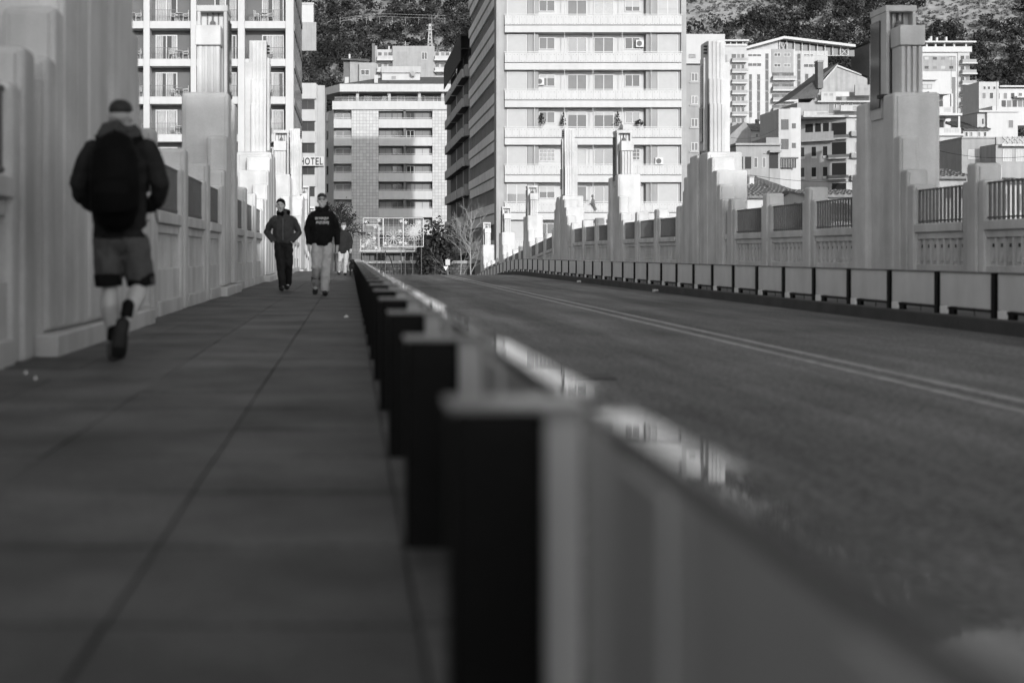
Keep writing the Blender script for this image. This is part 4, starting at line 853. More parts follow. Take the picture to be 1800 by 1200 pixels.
# ---------------------------------------------------------------- houses on the slope behind the middle building
t = thing('hill_apartments', (PXX(740, 330), 338, H(PXX(740, 330), 338)), 'modern grey apartments with paired balconies above the middle building roof', 'building'); F = Fac(330, t)
b = F.bx('wall', 'grey', 690, 764, 81, 200, 0, 9); F.bx('side_wall', 'white2', 662, 690, 86, 200, 1.2, 9); F.bx('right_wall', 'white2', 764, 800, 90, 200, 1.2, 9); F.bx('chimney_fin', 'dgrey', 654, 659, 76, 130, .5, 3); F.bx('chimney_fin', 'grey', 659.2, 663, 80, 130, .6, 3)
F.bx('recess', 'grey2', 698, 717, 91, 116, -.06, -.002); F.bx('recess', 'grey2', 734, 752, 91, 116, -.06, -.002); F.win(741, 751, 92, 105, -.06, 'glass', 'frame', 1, .1); F.bx('door', 'grey2', 742, 752, 112, 122, -.05, -.003)
for y in (92, 112):
    for a, b2 in ((663, 690), (764, 798)):
        F.bx('balcony', 'white2', a, b2, y+7, y+13, -.9, 1.19); F.bx('balcony_slab', 'white', a-1, b2+1, y+13, y+15.5, -1.1, 1.19)
        for c in (2, 12, 20): F.dwin(a+c, a+c+6, y-1, y+7, 1.2, 'glass' if c != 12 else 'blind2')
for a, b2, c in ((683, 686, 78), (712, 724, 79.5)): F.bx('roof_vent', 'white2', a, b2, c, 86, 3, 4)
ob('antenna', MB().tube((F.X(713), 332, F.Z(81)), (F.X(713), 332, F.Z(70)), .06).tube((F.X(708), 332, F.Z(74)), (F.X(722), 332, F.Z(74)), .04).tube((F.X(709), 332, F.Z(77)), (F.X(719), 332, F.Z(77)), .04), 'lmetal', t)
t = thing('dark_roof_house', (PXX(622, 318), 322, H(PXX(622, 318), 322)), 'small grey house with a low dark roof left of the hillside apartments', 'house'); F = Fac(318, t)
F.bx('wall', 'grey', 615, 648, 106, 180, 0, 8); F.bx('shade_tone_wall', 'dgrey', 604, 615, 103, 180, .4, 8); F.bx('lower_wing', 'grey', 631, 660, 112, 180, -1.5, -.003); F.win(634, 649, 124, 134, -1.5, 'glass', 'frame', 1, .1)  # narrow left strip painted dark grey for its shade
ob('roof', MB().add([(F.X(600), 317, F.Z(104)), (F.X(650), 317, F.Z(107)), (F.X(646), 324, F.Z(97)), (F.X(604), 324, F.Z(97)), (F.X(600), 317, F.Z(106)), (F.X(650), 317, F.Z(109))], [(0, 1, 2, 3), (4, 5, 1, 0)]), 'roofd', t); F.bx('chimney', 'white', 613, 616, 92, 100, 3, 4)
t = thing('white_tower_house', (PXX(540, 340), 345, H(PXX(540, 340), 345)), 'plain white house on the wooded slope just right of the hotel roof', 'house'); F = Fac(340, t); F.bx('wall', 'white', 522, 551, 8, 80, 0, 8); F.bx('parapet', 'white2', 521, 552, 5, 8, -.2, 8.2); F.bx('lower_wall', 'grey', 522, 556, 40, 90, -.6, -.003)
# lattice mast
t = thing('lattice_mast', (PXX(756, 380), 380, H(PXX(756, 380), 380)), 'grey lattice mast standing among the pines above the middle building', 'mast'); m = MB(); xm = PXX(756, 380); zt = PXZ(42, 380); zb = PXZ(100, 380)
for k in range(9):
    za = zb+(zt-zb)*k/9; zc = zb+(zt-zb)*(k+1)/9; wa = .75*(1-.75*k/9); wc = .75*(1-.75*(k+1)/9)
    for sx in (-1, 1):
        m.tube((xm+sx*wa, 380, za), (xm+sx*wc, 380, zc), .12, .12, 4); m.tube((xm+sx*wa, 380, za), (xm-sx*wc, 380, zc), .07, .07, 4); m.tube((xm+sx*wa*.9, 381, za), (xm+sx*wc*.9, 381, zc), .1, .1, 4)
for k in (0, 1): m.tube((xm-1.0, 380, zt-1.2*k-.4), (xm+1.0, 380, zt-1.2*k-.4), .07, .07, 4)
ob('frame', m, 'lmetal', t)
# unseen blocks added behind the viewer, sized to throw shade over the near bridge
def back_block(x0, x1, y0, y1, h, label):
    t = thing('shade_block', ((x0+x1)/2, y1, -3), label, 'building'); bxo('wall', 'white2', t, x0, x1, y0, y1, -14, h); bxo('roof', 'conc', t, x0-.3, x1+.3, y0-.3, y1+.3, h, h+.3)
    n = int((x1-x0)/3)
    for k in range(int(h/3.1)):
        for i in range(n): shared('bw', 'window', 'sglass', t, 1.2, .08, 1.4, (x0+(i+.5)*(x1-x0)/n, y1+.03, .6+3.1*k))
BACK = [(2.0, 18.0, -74, -60, 26.4, 'lower unseen block added behind the viewer to shade the near bridge'), (18.1, 31.0, -74, -60, 28.6, 'higher unseen block added behind the viewer to shade the near bridge')]
for b_ in BACK: back_block(*b_)
# ---------------------------------------------------------------- wooded hill
def scr(x, y, z): return VX+FPX*x/y, VY-FPX*(z-CAMZ)/y
def forest(pts, seed, nq, leaf, jit=.45):
    """numpy: crowns of many small leaf faces; pts rows: x, y, z(base of crown), radius, height"""
    g_ = np.random.default_rng(seed); n = len(pts); P = np.repeat(pts, nq, 0); k = len(P)
    d = g_.normal(size=(k, 3)); d /= np.linalg.norm(d, axis=1, keepdims=True); d[:, 2] = np.abs(d[:, 2])*1.1-.25
    r = g_.uniform(.35, 1, k)**.5
    cl = g_.integers(0, 7, k); idx = np.repeat(np.arange(n), nq); off = g_.normal(size=(n, 7, 3))*np.array([.38, .38, .30]); o = off[idx, cl]
    c = np.empty((k, 3)); c[:, 0] = P[:, 0]+P[:, 3]*(d[:, 0]*r*.62+o[:, 0]); c[:, 1] = P[:, 1]+P[:, 3]*(d[:, 1]*r*.62+o[:, 1]); c[:, 2] = P[:, 2]+P[:, 4]*(.5+.32*d[:, 2]*r+.42*o[:, 2])
    nrm = d*.9+g_.normal(size=(k, 3))*jit; nrm /= np.linalg.norm(nrm, axis=1, keepdims=True)
    u = np.cross(nrm, g_.normal(size=(k, 3))); u /= np.linalg.norm(u, axis=1, keepdims=True); v = np.cross(nrm, u)
    s = (leaf*g_.uniform(.6, 1.3, k))[:, None]
    V = np.stack([c-u*s, c+v*s*.7, c+u*s, c-v*s*.7], 1).reshape(-1, 3)
    rad = d*np.array([1, 1, 1.1])*.9+o*.9+g_.normal(size=(k, 3))*.22; rad[:, 2] += .15; rad /= np.linalg.norm(rad, axis=1, keepdims=True)
    return V, np.repeat(rad, 4, 0)
def quads_obj(name, V, mat, parent=None):
    V, NRM = V
    me = bpy.data.meshes.new(name); n = len(V)//4; me.vertices.add(len(V)); me.vertices.foreach_set('co', V.ravel())
    me.loops.add(4*n); me.loops.foreach_set('vertex_index', np.arange(4*n)); me.polygons.add(n); me.polygons.foreach_set('loop_start', np.arange(0, 4*n, 4)); me.update(calc_edges=True)
    me.materials.append(MT[mat]); o = bpy.data.objects.new(name, me); COL.objects.link(o); WL[o] = Vector((0, 0, 0)); o.parent = parent
    if parent: o.location = -WL[parent]
    return o
def noise2(x, y): return (np.sin(x*.05+1.3)*np.cos(y*.06)+.6*np.sin(x*.11-y*.09+2)+.4*np.cos(x*.23+y*.17))
gx, gy = np.meshgrid(np.arange(-150, 350, 4.3), np.arange(405, 690, 4.6)); gx = gx.ravel()+rng.uniform(-2, 2, gx.size); gy = gy.ravel()+rng.uniform(-2, 2, gy.size)
gz = Hn(gx, gy); px, py = scr(gx, gy, gz)
bare = np.zeros(len(gx))
def blob(cx, cy, rx, ry, w=1.0): return w*np.exp(-(((px-cx)/rx)**2+((py-cy)/ry)**2))
bare += blob(1690, 25, 85, 42, 1.6)+blob(1250, 35, 55, 28, .9)+blob(1340, 20, 45, 30, .5)+blob(690, 2, 90, 14, 1.0)+blob(790, 10, 30, 14, .8)+blob(1500, 45, 40, 20, .45)+blob(1620, 55, 30, 18, .8)
bare += .30*noise2(gx, gy)-.25*((px > 1715) & (py > 50))
keep = (bare+rng.uniform(-.25, .25, len(gx)) < .50) & (px > -60) & (px < 1880)
T = np.stack([gx, gy, gz-.2, rng.uniform(2.2, 4.2, len(gx)), rng.uniform(5, 9.5, len(gx))], 1)
D = T[keep]; tone = rng.random(len(D)); half = tone < .48; mid_ = (tone >= .48) & (tone < .8); light_ = tone >= .8
tagp(quads_obj('pine_wood', forest(D[half], 3, 150, .46, .32), 'pine'), 'dark pine wood covering the hillside behind the town', 'wood', kind='stuff')
tagp(quads_obj('mid_green_wood', forest(D[mid_], 8, 150, .46, .32), 'pinem'), 'mid-toned pines mixed through the hillside wood', 'wood', kind='stuff')
tagp(quads_obj('grey_green_wood', forest(D[light_], 4, 140, .46, .32), 'pineg'), 'lighter trees mixed into the hillside wood', 'wood', kind='stuff')
sx_ = rng.uniform(-150, 350, 42000); sy_ = rng.uniform(425, 700, 42000); S = np.stack([sx_, sy_, Hn(sx_, sy_)-.1, rng.uniform(.5, 1.3, 42000), rng.uniform(.7, 1.7, 42000)], 1)
tagp(quads_obj('hillside_scrub', forest(S, 5, 9, .42, .8), 'pine2'), 'pale scrub dotted over the bare rocky slope', 'scrub', kind='stuff')
sx_ = np.concatenate([rng.uniform(30, 200, 900), rng.uniform(-40, 30, 200)]); sy_ = np.concatenate([rng.uniform(150, 420, 900), rng.uniform(262, 410, 200)]); S = np.stack([sx_, sy_, Hn(sx_, sy_)-.1, rng.uniform(.8, 2.0, 1100), rng.uniform(1.2, 3, 1100)], 1)
tagp(quads_obj('town_shrubs', forest(S, 6, 40, .35, .7), 'pineg'), 'low shrubs between the houses of the slope', 'shrubs', kind='stuff')
# single pines that stand clear of the wood
def pine(x, y, h, r, label, seed, group='pines standing at the edge of the hillside wood'):
    z = H(x, y); t = thing('pine_tree', (x, y, z), label, 'tree', group); rr = random.Random(seed); m = MB(); m.tube((x, y, z-.5), (x+.2, y, z+h*.75), h*.028, h*.012, 7)
    for k in range(6): a = rr.random()*6.28; zz = z+h*(.35+.08*k); m.tube((x+.1, y, zz), (x+.1+math.cos(a)*r*.6, y+math.sin(a)*r*.6, zz+h*.14), h*.01, h*.004, 5)
    ob('trunk', m, 'bark', t); quads_obj('crown', forest(np.array([[x, y, z+h*.22, r, h*.8]]), seed, 620, .36), 'pine' if seed % 3 else 'pineg', t)
ORD = ['first', 'second', 'third', 'fourth', 'fifth', 'sixth', 'seventh', 'eighth', 'ninth', 'tenth', 'eleventh', 'twelfth', 'thirteenth']
for k, (pxx, yy, h, r) in enumerate(((541, 340, 13, 4.8), (556, 315, 11, 4.2), (572, 330, 12, 4.4), (588, 318, 11, 4.2), (602, 350, 13, 4.8), (622, 360, 13, 5), (644, 366, 12, 4.8), (668, 362, 13, 5), (692, 372, 13, 5), (716, 366, 12, 4.6), (742, 374, 13, 5), (768, 362, 11, 4.4), (790, 370, 12, 4.8))):
    pine(PXX(pxx, yy), yy, h, r, 'dark pine at the foot of the wooded slope, %s from the hotel' % ORD[k], 100+k)
for k, (pxx, yy, h, r) in enumerate(((1722, 410, 11, 4.2), (1740, 395, 11, 4.4), (1758, 405, 12, 4.6), (1776, 392, 11, 4.2), (1792, 402, 12, 4.6))):
    pine(PXX(pxx, yy), yy, h, r, 'dark pine above the pale far block, %s from the left' % ORD[k], 140+k, 'pines above the far roofs on the right')
# retaining wall with posts along the hill path
yy = 445; t = thing('hill_fence', (PXX(690, yy), yy, H(PXX(690, yy), yy)), 'pale railing of a path crossing the wooded slope', 'fence'); m = MB()
for i in range(9): x = PXX(598+i*23, yy); zc = PXZ(30, yy); m.tube((x, yy, zc-2.2), (x, yy, zc), .06, .06, 5)
ob('posts', m, 'grey2', t)['kind'] = 'stuff'
for dz in (0, -.9): ob('rail', MB().tube((PXX(596, yy), yy, PXZ(33, yy)+dz), (PXX(660, yy), yy, PXZ(24, yy)+dz), .05, .05, 5).tube((PXX(660, yy), yy, PXZ(24, yy)+dz), (PXX(785, yy), yy, PXZ(28, yy)+dz), .05, .05, 5), 'grey2', t)

# ---------------------------------------------------------------- plaza: trees, wall, signs, light panels
def branch(m, p, d, L, r, depth, rr, up=.15, spread=.5):
    q = p+d*L; m.tube(p, q, r, r*.68, 5)
    if depth == 0: return
    for k in range(rr.choice((2, 3)) if depth > 1 else 3):
        nd = (d+Vector((rr.gauss(0, spread), rr.gauss(0, spread), rr.gauss(0, spread*.6)+up))).normalized(); branch(m, p.lerp(q, rr.uniform(.55, 1)), nd, L*rr.uniform(.6, .85), r*.6, depth-1, rr, up, spread)
def bare_tree(x, y, h, label, seed, mat, depth=4, up=.15, spread=.45, r0=.09):
    z = -3.0; t = thing('bare_tree', (x, y, z), label, 'tree', 'leafless trees on the plaza'); rr = random.Random(seed); tm = MB(); m = MB()
    P = [Vector((x, y, z-.2))]; lean = Vector((rr.uniform(-.05, .05), rr.uniform(-.05, .05), 1))
    for k in range(10): P.append(P[-1]+(lean+Vector((rr.gauss(0, .09), rr.gauss(0, .09), 0)))*h/10)
    for k in range(10): tm.tube(P[k], P[k+1], r0*(1-.085*k), r0*(1-.085*(k+1)), 7)
    def limb(p, d, L, r, dep):
        q = p; n = 4
        for i in range(n):
            d = (d+Vector((rr.gauss(0, .13), rr.gauss(0, .13), up*.18+rr.gauss(0, .06)))).normalized(); e = q+d*L/n; m.tube(q, e, r*(1-.2*i), r*(1-.2*(i+1)), 5)
            if dep:
                for _ in range(rr.choice((1, 2))):
                    s_ = d.orthogonal().normalized(); s_.rotate(Quaternion(d, rr.random()*6.28)); limb(e, (d+s_*rr.uniform(.4, .9)).normalized(), L*rr.uniform(.35, .6), r*.5, dep-1)
            q = e
    for k in range(13):
        f = rr.uniform(.22, .92); p = P[int(f*10)].lerp(P[min(10, int(f*10)+1)], f*10 % 1); a = rr.random()*6.28; el = rr.uniform(.5, 1.1)
        limb(p, Vector((math.cos(a)*math.cos(el), math.sin(a)*math.cos(el), math.sin(el))), h*spread*(1.05-f*.7), r0*.42*(1.1-f*.6), depth)
    ob('trunk', tm, mat, t); ob('crown', m, mat, t)
bare_tree(PXX(824, 113), 113.0, 7.6, 'pale leafless tree in front of the shaded side of the tall block', 2, 'pale_bark', 2, .5, .42, .085)
bare_tree(PXX(806, 114), 114.5, 6.6, 'smaller pale leafless tree left of the tall leafless one', 5, 'pale_bark', 2, .5, .40, .065)
for i, pxx in enumerate((752, 764, 776)): bare_tree(PXX(pxx, 116), 116+i*.8, 5.2+.4*i, ('dark leafless tree nearest the light panels', 'dark leafless tree in the middle of the dark clump', 'dark leafless tree next to the pale trees')[i], 20+i, 'bark', 2, .9, .34, .10)
for i, (pxx, w, lab) in enumerate(((742, .7, 'dark bush at the right foot of the light panels'), (764, 1.0, 'dark bush under the dark leafless trees'), (786, .7, 'dark bush beside the road sign'))):
    x = PXX(pxx, 115); t = thing('dark_bush', (x, 115, -3), lab, 'bush', 'dark bushes on the plaza'); quads_obj('foliage', forest(np.array([[x, 115, -3.4, w*1.05, 7.6]]), 60+i, 620, .16, .8), 'leaf', t); ob('stem', MB().tube((x, 115, -3.1), (x, 115, -1), .06, .03), 'bark', t)
# leafy tree behind the walkers
def leafy(x, y, zc, r, label, seed):
    z = -3.0; t = thing('leafy_tree', (x, y, z), label, 'tree'); rr = random.Random(seed); m = MB(); tip = Vector((x, y, zc-.3)); m.tube((x, y, z-.2), tip, .13, .08, 8)
    lv = MB()
    for k in range(34):
        a = rr.random()*6.28; e = rr.uniform(-.5, 1.2); d = Vector((math.cos(a)*math.cos(e), math.sin(a)*math.cos(e), math.sin(e))); q = tip+d*r*rr.uniform(.6, 1.15); m.tube(tip, q, .03, .012, 4)
        for j in range(34):
            c = tip.lerp(q, rr.uniform(.35, 1.05))+Vector((rr.gauss(0, .11), rr.gauss(0, .11), rr.gauss(0, .11))); u = (d+Vector((rr.gauss(0, .7), rr.gauss(0, .7), rr.gauss(0, .7)))).normalized()*rr.uniform(.10, .19); v = u.orthogonal().normalized()*.055
            lv.add([c, c+u*.5+v, c+u, c+u*.5-v], [(0, 1, 2, 3)])
    ob('trunk', m, 'bark', t); ob('crown', lv, 'leaf', t)
leafy(PXX(608, 110.5), 113, 3.0, 1.75, 'dark leafy tree behind the walking people at the end of the bridge', 3)
leafy(PXX(590, 118), 119, 4.2, 1.3, 'smaller leafy tree showing between the two walkers and the hotel', 4)
# plaza wall with pale coping and brick below
t = thing('plaza_wall', (PXX(740, 122), 122, -2.95), 'low brick plaza wall with a pale coping beyond the bridge crest', 'wall')
bxo('brickwork', 'brick', t, PXX(632, 122), PXX(835, 122), 122, 122.6, -3, PXZ(463, 122)); bxo('coping', 'white2', t, PXX(630, 122), PXX(838, 122), 121.85, 122.75, PXZ(463, 122), PXZ(458, 122), .02)
for i in range(14): bxo('rail_post', 'dark', t, PXX(636+14*i, 122)-.03, PXX(636+14*i, 122)+.03, 122.2, 122.26, PXZ(458, 122), PXZ(446, 122))
bxo('rail', 'dark', t, PXX(634, 122), PXX(830, 122), 122.2, 122.26, PXZ(447, 122), PXZ(445, 122))
t = thing('kiosk', (PXX(705, 150), 154, -2.95), 'dark low kiosk with small dark and pale shop windows under the light panels', 'kiosk'); F = Fac(150, t); F.bx('wall', 'dgrey', 635, 790, 444, 490, 0, 7); F.bx('roof', 'grey', 630, 795, 438, 444, -1.2, 8)
for a, c in ((658, 'glass'), (704, 'curtain'), (717, 'curtain'), (668, 'glass'), (745, 'glass')): F.win(a, a+10, 449, 460, 0, c, 'dark', 0, .08)  # two panes are pale curtain, the rest dark glass
# illuminated-motif panels (unlit) on posts
def light_panel(a, b, tp, bt, z, label, flower, stars):
    x0, x1, z0, z1 = PXX(a, z), PXX(b, z), PXZ(bt, z), PXZ(tp, z); t = thing('light_panel', ((x0+x1)/2, z, -2.95), label, 'panel', 'festive light panels')
    m = MB(); r_ = .035
    for p, q in (((x0, z0), (x1, z0)), ((x1, z0), (x1, z1)), ((x1, z1), (x0, z1)), ((x0, z1), (x0, z0))): m.tube((p[0], z, p[1]), (q[0], z, q[1]), r_, r_, 6)
    ob('frame', m, 'plastic', t); m = MB()
    for k in range(1, 4): x = x0+(x1-x0)*k/4; m.tube((x, z+.03, z0), (x, z+.03, z1), .012, .012, 4); zz = z0+(z1-z0)*k/4; m.tube((x0, z+.03, zz), (x1, z+.03, zz), .012, .012, 4)
    for k in range(1, 12): x = x0+(x1-x0)*k/12; m.tube((x, z+.05, z0), (x, z+.05, z1), .005, .005, 3)
    tagp(ob('wire_grid', m, 'lmetal', t), kind='stuff')
    for i, (fx, fz, fr, npet) in enumerate(flower):
        c = (x0+(x1-x0)*fx, z-.04, z0+(z1-z0)*fz); m = MB()
        for k in range(npet):
            a0 = k*2*math.pi/npet+.3; u = Vector((math.cos(a0), 0, math.sin(a0))); v = Vector((-math.sin(a0), 0, math.cos(a0))); c_ = Vector(c); prev = None
            for s in range(9):
                f = s/8*2; w = math.sin(math.pi*min(f, 2-f)*.9)*.16*fr*(1 if f <= 1 else -1); q = c_+u*fr*(.12+.88*(f if f <= 1 else 2-f))+v*w
                if prev is not None: m.tube(prev, q, .016, .016, 4)
                prev = q
        m.ball(c, .06); ob('flower', m, 'plastic', t)
    for (fx, fz) in stars:
        c = Vector((x0+(x1-x0)*fx, z-.05, z0+(z1-z0)*fz)); m = MB()
        for k in range(5): a0 = k*1.2566+.4; m.tube(c, c+Vector((math.cos(a0), 0, math.sin(a0)))*.15, .03, .05, 5)
        ob('star', m, 'plastic', t)
    for x in (x0+.15, x1-.15): ob('leg', MB().tube((x, z+.08, -2.95), (x, z+.08, z1), .03, .03, 6), 'metal', t)
LZ = 114.0
light_panel(633.5, 666, 395.5, 441, LZ, 'leftmost light panel with a faint flower, lower than the rest', [(.45, .38, .62, 12)], [(.12, .18), (.35, .3), (.85, .12), (.75, .5), (.8, .92)])
light_panel(638.5, 673, 383.5, 410, LZ+.9, 'light panel peeping out behind the top of the leftmost one', [], [(.15, .75), (.8, .85), (.9, .3)])
light_panel(666.5, 729, 418, 441.5, LZ+.9, 'light panel behind the bottom of the middle flower panel', [], [(.05, .2), (.3, .4), (.6, .7)])
light_panel(674, 708.5, 383.5, 433.5, LZ, 'middle light panel with one large open flower', [(.5, .32, .68, 12)], [(.1, .12), (.88, .15), (.85, .55), (.9, .9)])
light_panel(709, 744, 383.5, 433.5, LZ+.02, 'rightmost light panel with a dense flower', [(.5, .5, .72, 16), (.5, .5, .4, 10)], [(.12, .12), (.12, .85), (.8, .85), (.5, .65)])
# arched lamp arm, road sign, wheel-shaped bike rack
t = thing('arched_post', (PXX(694, 113), 113, -2.95), 'dark arching post below the light panels', 'post'); m = MB(); prev = None
for k in range(12):
    a = k/11*1.5; p = Vector((PXX(676, 113)+.82*math.sin(a), 113, PXZ(475, 113)-1.6+.0+3.05*math.cos(a)))
    if prev: m.tube(prev, p, .045, .045, 6)
    prev = p
m.tube(prev, (prev.x, 113, -2.95), .045, .045, 6); ob('arm', m, 'black', t)
t = thing('road_sign', (PXX(787, 106.5), 106.5, -.15-drop(106.5)), 'small square road sign seen from behind above an upturned triangle', 'sign'); zs = 106.5; x = PXX(787, zs)
ob('pole', MB().tube((x, zs, -3.2), (x, zs, PXZ(455, zs)), .03, .03, 8), 'lmetal', t); bxo('plate', 'lmetal', t, x-.17, x+.17, zs-.06, zs-.035, PXZ(466, zs), PXZ(456, zs))
ob('triangle', MB().prism([(x-.32, PXZ(468, zs)), (x+.0, PXZ(468, zs)), (x-.14, PXZ(475.5, zs))], 1, zs-.09, zs-.065), 'paper', t)

# television aerials and overhead wires over the roofs on the right
for i, (a, py_, z, h, lab) in enumerate(((1352, 312, 121, 2.2, 'aerial on the broad tiled roof'), (1648, 300, 106, 2.0, 'aerial over the shallow roof right of the big pylon'), (1672, 140, 180, 3.0, 'tall aerial on the stepped terrace building'), (1318, 232, 236, 3.2, 'aerial beside the small gabled house'), (1752, 180, 195, 3.0, 'aerial over the white box house'))):
    x, zz = PXX(a, z), PXZ(py_, z); t = thing('aerial', (x, z, zz), 'thin television '+lab, 'aerial'); ob('mast', MB().tube((x, z, zz-1.2), (x, z, zz+h), .03, .02, 5), 'metal', t); m = MB().tube((x-.5, z, zz+h-.2), (x+.5, z, zz+h-.1), .015, .015, 4)
    for k in range(6): m.tube((x-.45+k*.18, z-.25, zz+h-.18+k*.015), (x-.45+k*.18, z+.25, zz+h-.18+k*.015), .012, .012, 4)
    ob('elements', m, 'metal', t)
def wire(p, q, sag, label):
    m = MB(); prev = None
    for k in range(17):
        f = k/16; c = Vector(p).lerp(Vector(q), f); c.z -= sag*4*f*(1-f)
        if prev is not None: m.tube(prev, c, .022, .022, 4)
        prev = c
    tagp(ob('overhead_wire', m, 'black'), label, 'wire')
wire((PXX(1280, 150), 150, PXZ(300, 150)), (PXX(1515, 150), 150, PXZ(318, 150)), .5, 'dark overhead wire crossing in front of the gabled apartments')
wire((PXX(1285, 170), 170, PXZ(242, 170)), (PXX(1368, 196), 196, PXZ(225, 196)), .6, 'dark overhead wire above the low grey house')
wire((PXX(1650, 140), 140, PXZ(265, 140)), (PXX(1830, 140), 140, PXZ(272, 140)), .5, 'dark overhead wire over the roofs at the right edge')
# ---------------------------------------------------------------- people and dog
def skinned(name, mb, mat, parent, voxel=.012, smooth=4, extra=None):
    o = ob(name, mb, mat, parent, smooth=True)
    r = o.modifiers.new('remesh', 'REMESH'); r.mode = 'VOXEL'; r.voxel_size = voxel; r.use_smooth_shade = True
    s = o.modifiers.new('smooth', 'SMOOTH'); s.factor = .5; s.iterations = smooth
    if extra:
        tx = bpy.data.textures.new('folds', 'CLOUDS'); tx.noise_scale = extra[1]
        d = o.modifiers.new('folds', 'DISPLACE'); d.texture = tx; d.strength = extra[0]; d.mid_level = .5; d.texture_coords = 'GLOBAL'
    return o
class Fig:
    """figure frame: x to the viewer's right, y away from the viewer, z up; f=+1 walks away, -1 walks towards the viewer"""
    def __init__(s, X, Y, f, s_=1.0): s.X, s.Y, s.f, s.s = X, Y, f, s_; s.Z = -drop(Y)+.006
    def P(s, x, y, z): return (s.X+x*s.s, s.Y+y*s.f*s.s, s.Z+z*s.s)
    def L(s, mb, *rings, **kw): mb.loft([s.P(*r[:3])+tuple(q*s.s for q in r[3:]) for r in rings], **kw); return mb
    def ball(s, mb, c, *r): mb.ball(s.P(*c), *[q*s.s for q in r]); return mb
def hand(F_, m, w, dirx, curl=.5, side=1):
    """palm and five fingers from wrist w, hanging down; thumb leaves the palm side, towards the front"""
    x, y, z = w
    F_.L(m, (x, y, z, .026, .03), (x, y+.005, z-.05, .022, .042), (x, y+.01, z-.09, .020, .042))
    for i, (oy, ln) in enumerate(((.033, .068), (.012, .078), (-.010, .072), (-.030, .056))):
        b = (x, y+.01+oy, z-.088); k = (x-dirx*.012, y+.012+oy*1.05, z-.088-ln*.5); e = (x-dirx*.034*curl*2, y+.012+oy, z-.088-ln*.9)
        F_.L(m, b+(.0105,), k+(.0095,), e+(.008,))
    F_.L(m, (x, y+.035, z-.03, .014), (x-dirx*.012, y+.06, z-.065, .011), (x-dirx*.02, y+.062, z-.095, .009))
def head(F_, m, c, turn=0.0, face=True):
    """skull, jaw, neck, nose, ears; c = centre of the head, front towards +y of the figure"""
    x, y, z = c
    F_.ball(m, (x, y-.01, z+.035), .078, .098, .09); F_.L(m, (x, y+.02, z-.10, .045, .05), (x, y+.022, z-.06, .062, .072), (x, y+.02, z, .072, .082))
    F_.L(m, (x, y-.02, z-.20, .062), (x, y-.012, z-.10, .055))
    if face:
        F_.L(m, (x+turn, y+.092, z+.02, .012), (x+turn, y+.108, z-.018, .016)); F_.L(m, (x-.03+turn, y+.088, z+.04, .012), (x+.03+turn, y+.088, z+.04, .012)); F_.L(m, (x-.022+turn, y+.085, z-.058, .012), (x+.022+turn, y+.085, z-.058, .012)); F_.ball(m, (x+turn, y+.07, z-.098), .026)
    for sx in (-1, 1): F_.ball(m, (x+sx*.08, y-.008, z+.0), .012, .026, .035)
def shoe(F_, par, heel, toe, mat='shoe', w=.045, sole=None):
    m = MB(); h = Vector(heel); t = Vector(toe); d = t-h
    F_.L(m, (h.x, h.y, h.z, w*.8, .045), tuple(h.lerp(t, .35))+(w*.85, .05), tuple(h.lerp(t, .7))+(w, .036), tuple(t)+(w*.8, .024)); F_.L(m, (h.x, h.y, h.z+.0, .04, .045), (h.x, h.y, h.z+.07, .04, .045))
    return skinned('shoe', m, mat, par, .010, 2)

# --- man with a backpack walking away
A = Fig(PXX(211, 9.66), 9.66, 1); t = thing('person', A.P(0, 0, 0), 'man in a dark jacket and shorts walking away beside the left balustrade', 'person')
LH, LK, LA = (-.085, 0, .90), (-.075, .03, .49), (-.045, -.02, .10); RH, RK, RA = (.10, 0, .90), (.135, .06, .51), (.085, -.30, .275)
m = MB(); head(A, m, (0, .035, 1.655), face=True)
A.L(m, (0, 0, .95, .14, .10), (0, -.01, 1.15, .14, .10), (0, 0, 1.38, .17, .11), (0, .0, 1.48, .08, .08))
for s_, H_, K_, N_ in ((-1, LH, LK, LA), (1, RH, RK, RA)):
    mid = tuple(a*.68+b*.32 for a, b in zip(K_, N_)); low = tuple(a*.28+b*.72 for a, b in zip(K_, N_)); by = -.022 if s_ < 0 else -.012
    A.L(m, H_+(.085, .095), tuple((a+b)/2 for a, b in zip(H_, K_))+(.075, .08), K_+(.054, .056)); A.L(m, K_+(.052, .055), (mid[0], mid[1]+by, mid[2], .066, .070), (low[0], low[1]+by*.3, low[2], .043, .046), N_+(.036, .04))
A.L(m, LA+(.034, .036), (LA[0], LA[1]+.10, .05, .036, .03)); A.L(m, RA+(.034, .036), (RA[0]-.01, RA[1]-.02, RA[2]-.09, .036, .03))
for s_ in (-1, 1): A.L(m, (s_*.18, 0, 1.42, .05), (s_*.29, -.01, 1.16, .042), (s_*.13, .21, 1.04, .034))
for s_ in (-1, 1): hand(A, m, (s_*.10, .225, 1.03), s_, .6)
skinned('body', m, 'skin', t, .009, 3)
m = MB()
A.L(m, (0, -.005, .83, .185, .135), (0, -.01, .98, .185, .14), (0, -.01, 1.18, .19, .14), (0, -.01, 1.36, .205, .14), (0, 0, 1.465, .16, .11), (0, .01, 1.52, .095, .085), cap0=0)
for s_ in (-1, 1): A.L(m, (s_*.165, 0, 1.435, .085, .09), (s_*.235, -.015, 1.33, .074, .082), (s_*.275, -.03, 1.19, .064, .07), (s_*.262, .04, 1.11, .060, .062), (s_*.19, .15, 1.055, .055, .055), (s_*.13, .205, 1.04, .045, .045))
skinned('jacket', m, 'jacket', t, .011, 3, (.034, .075))
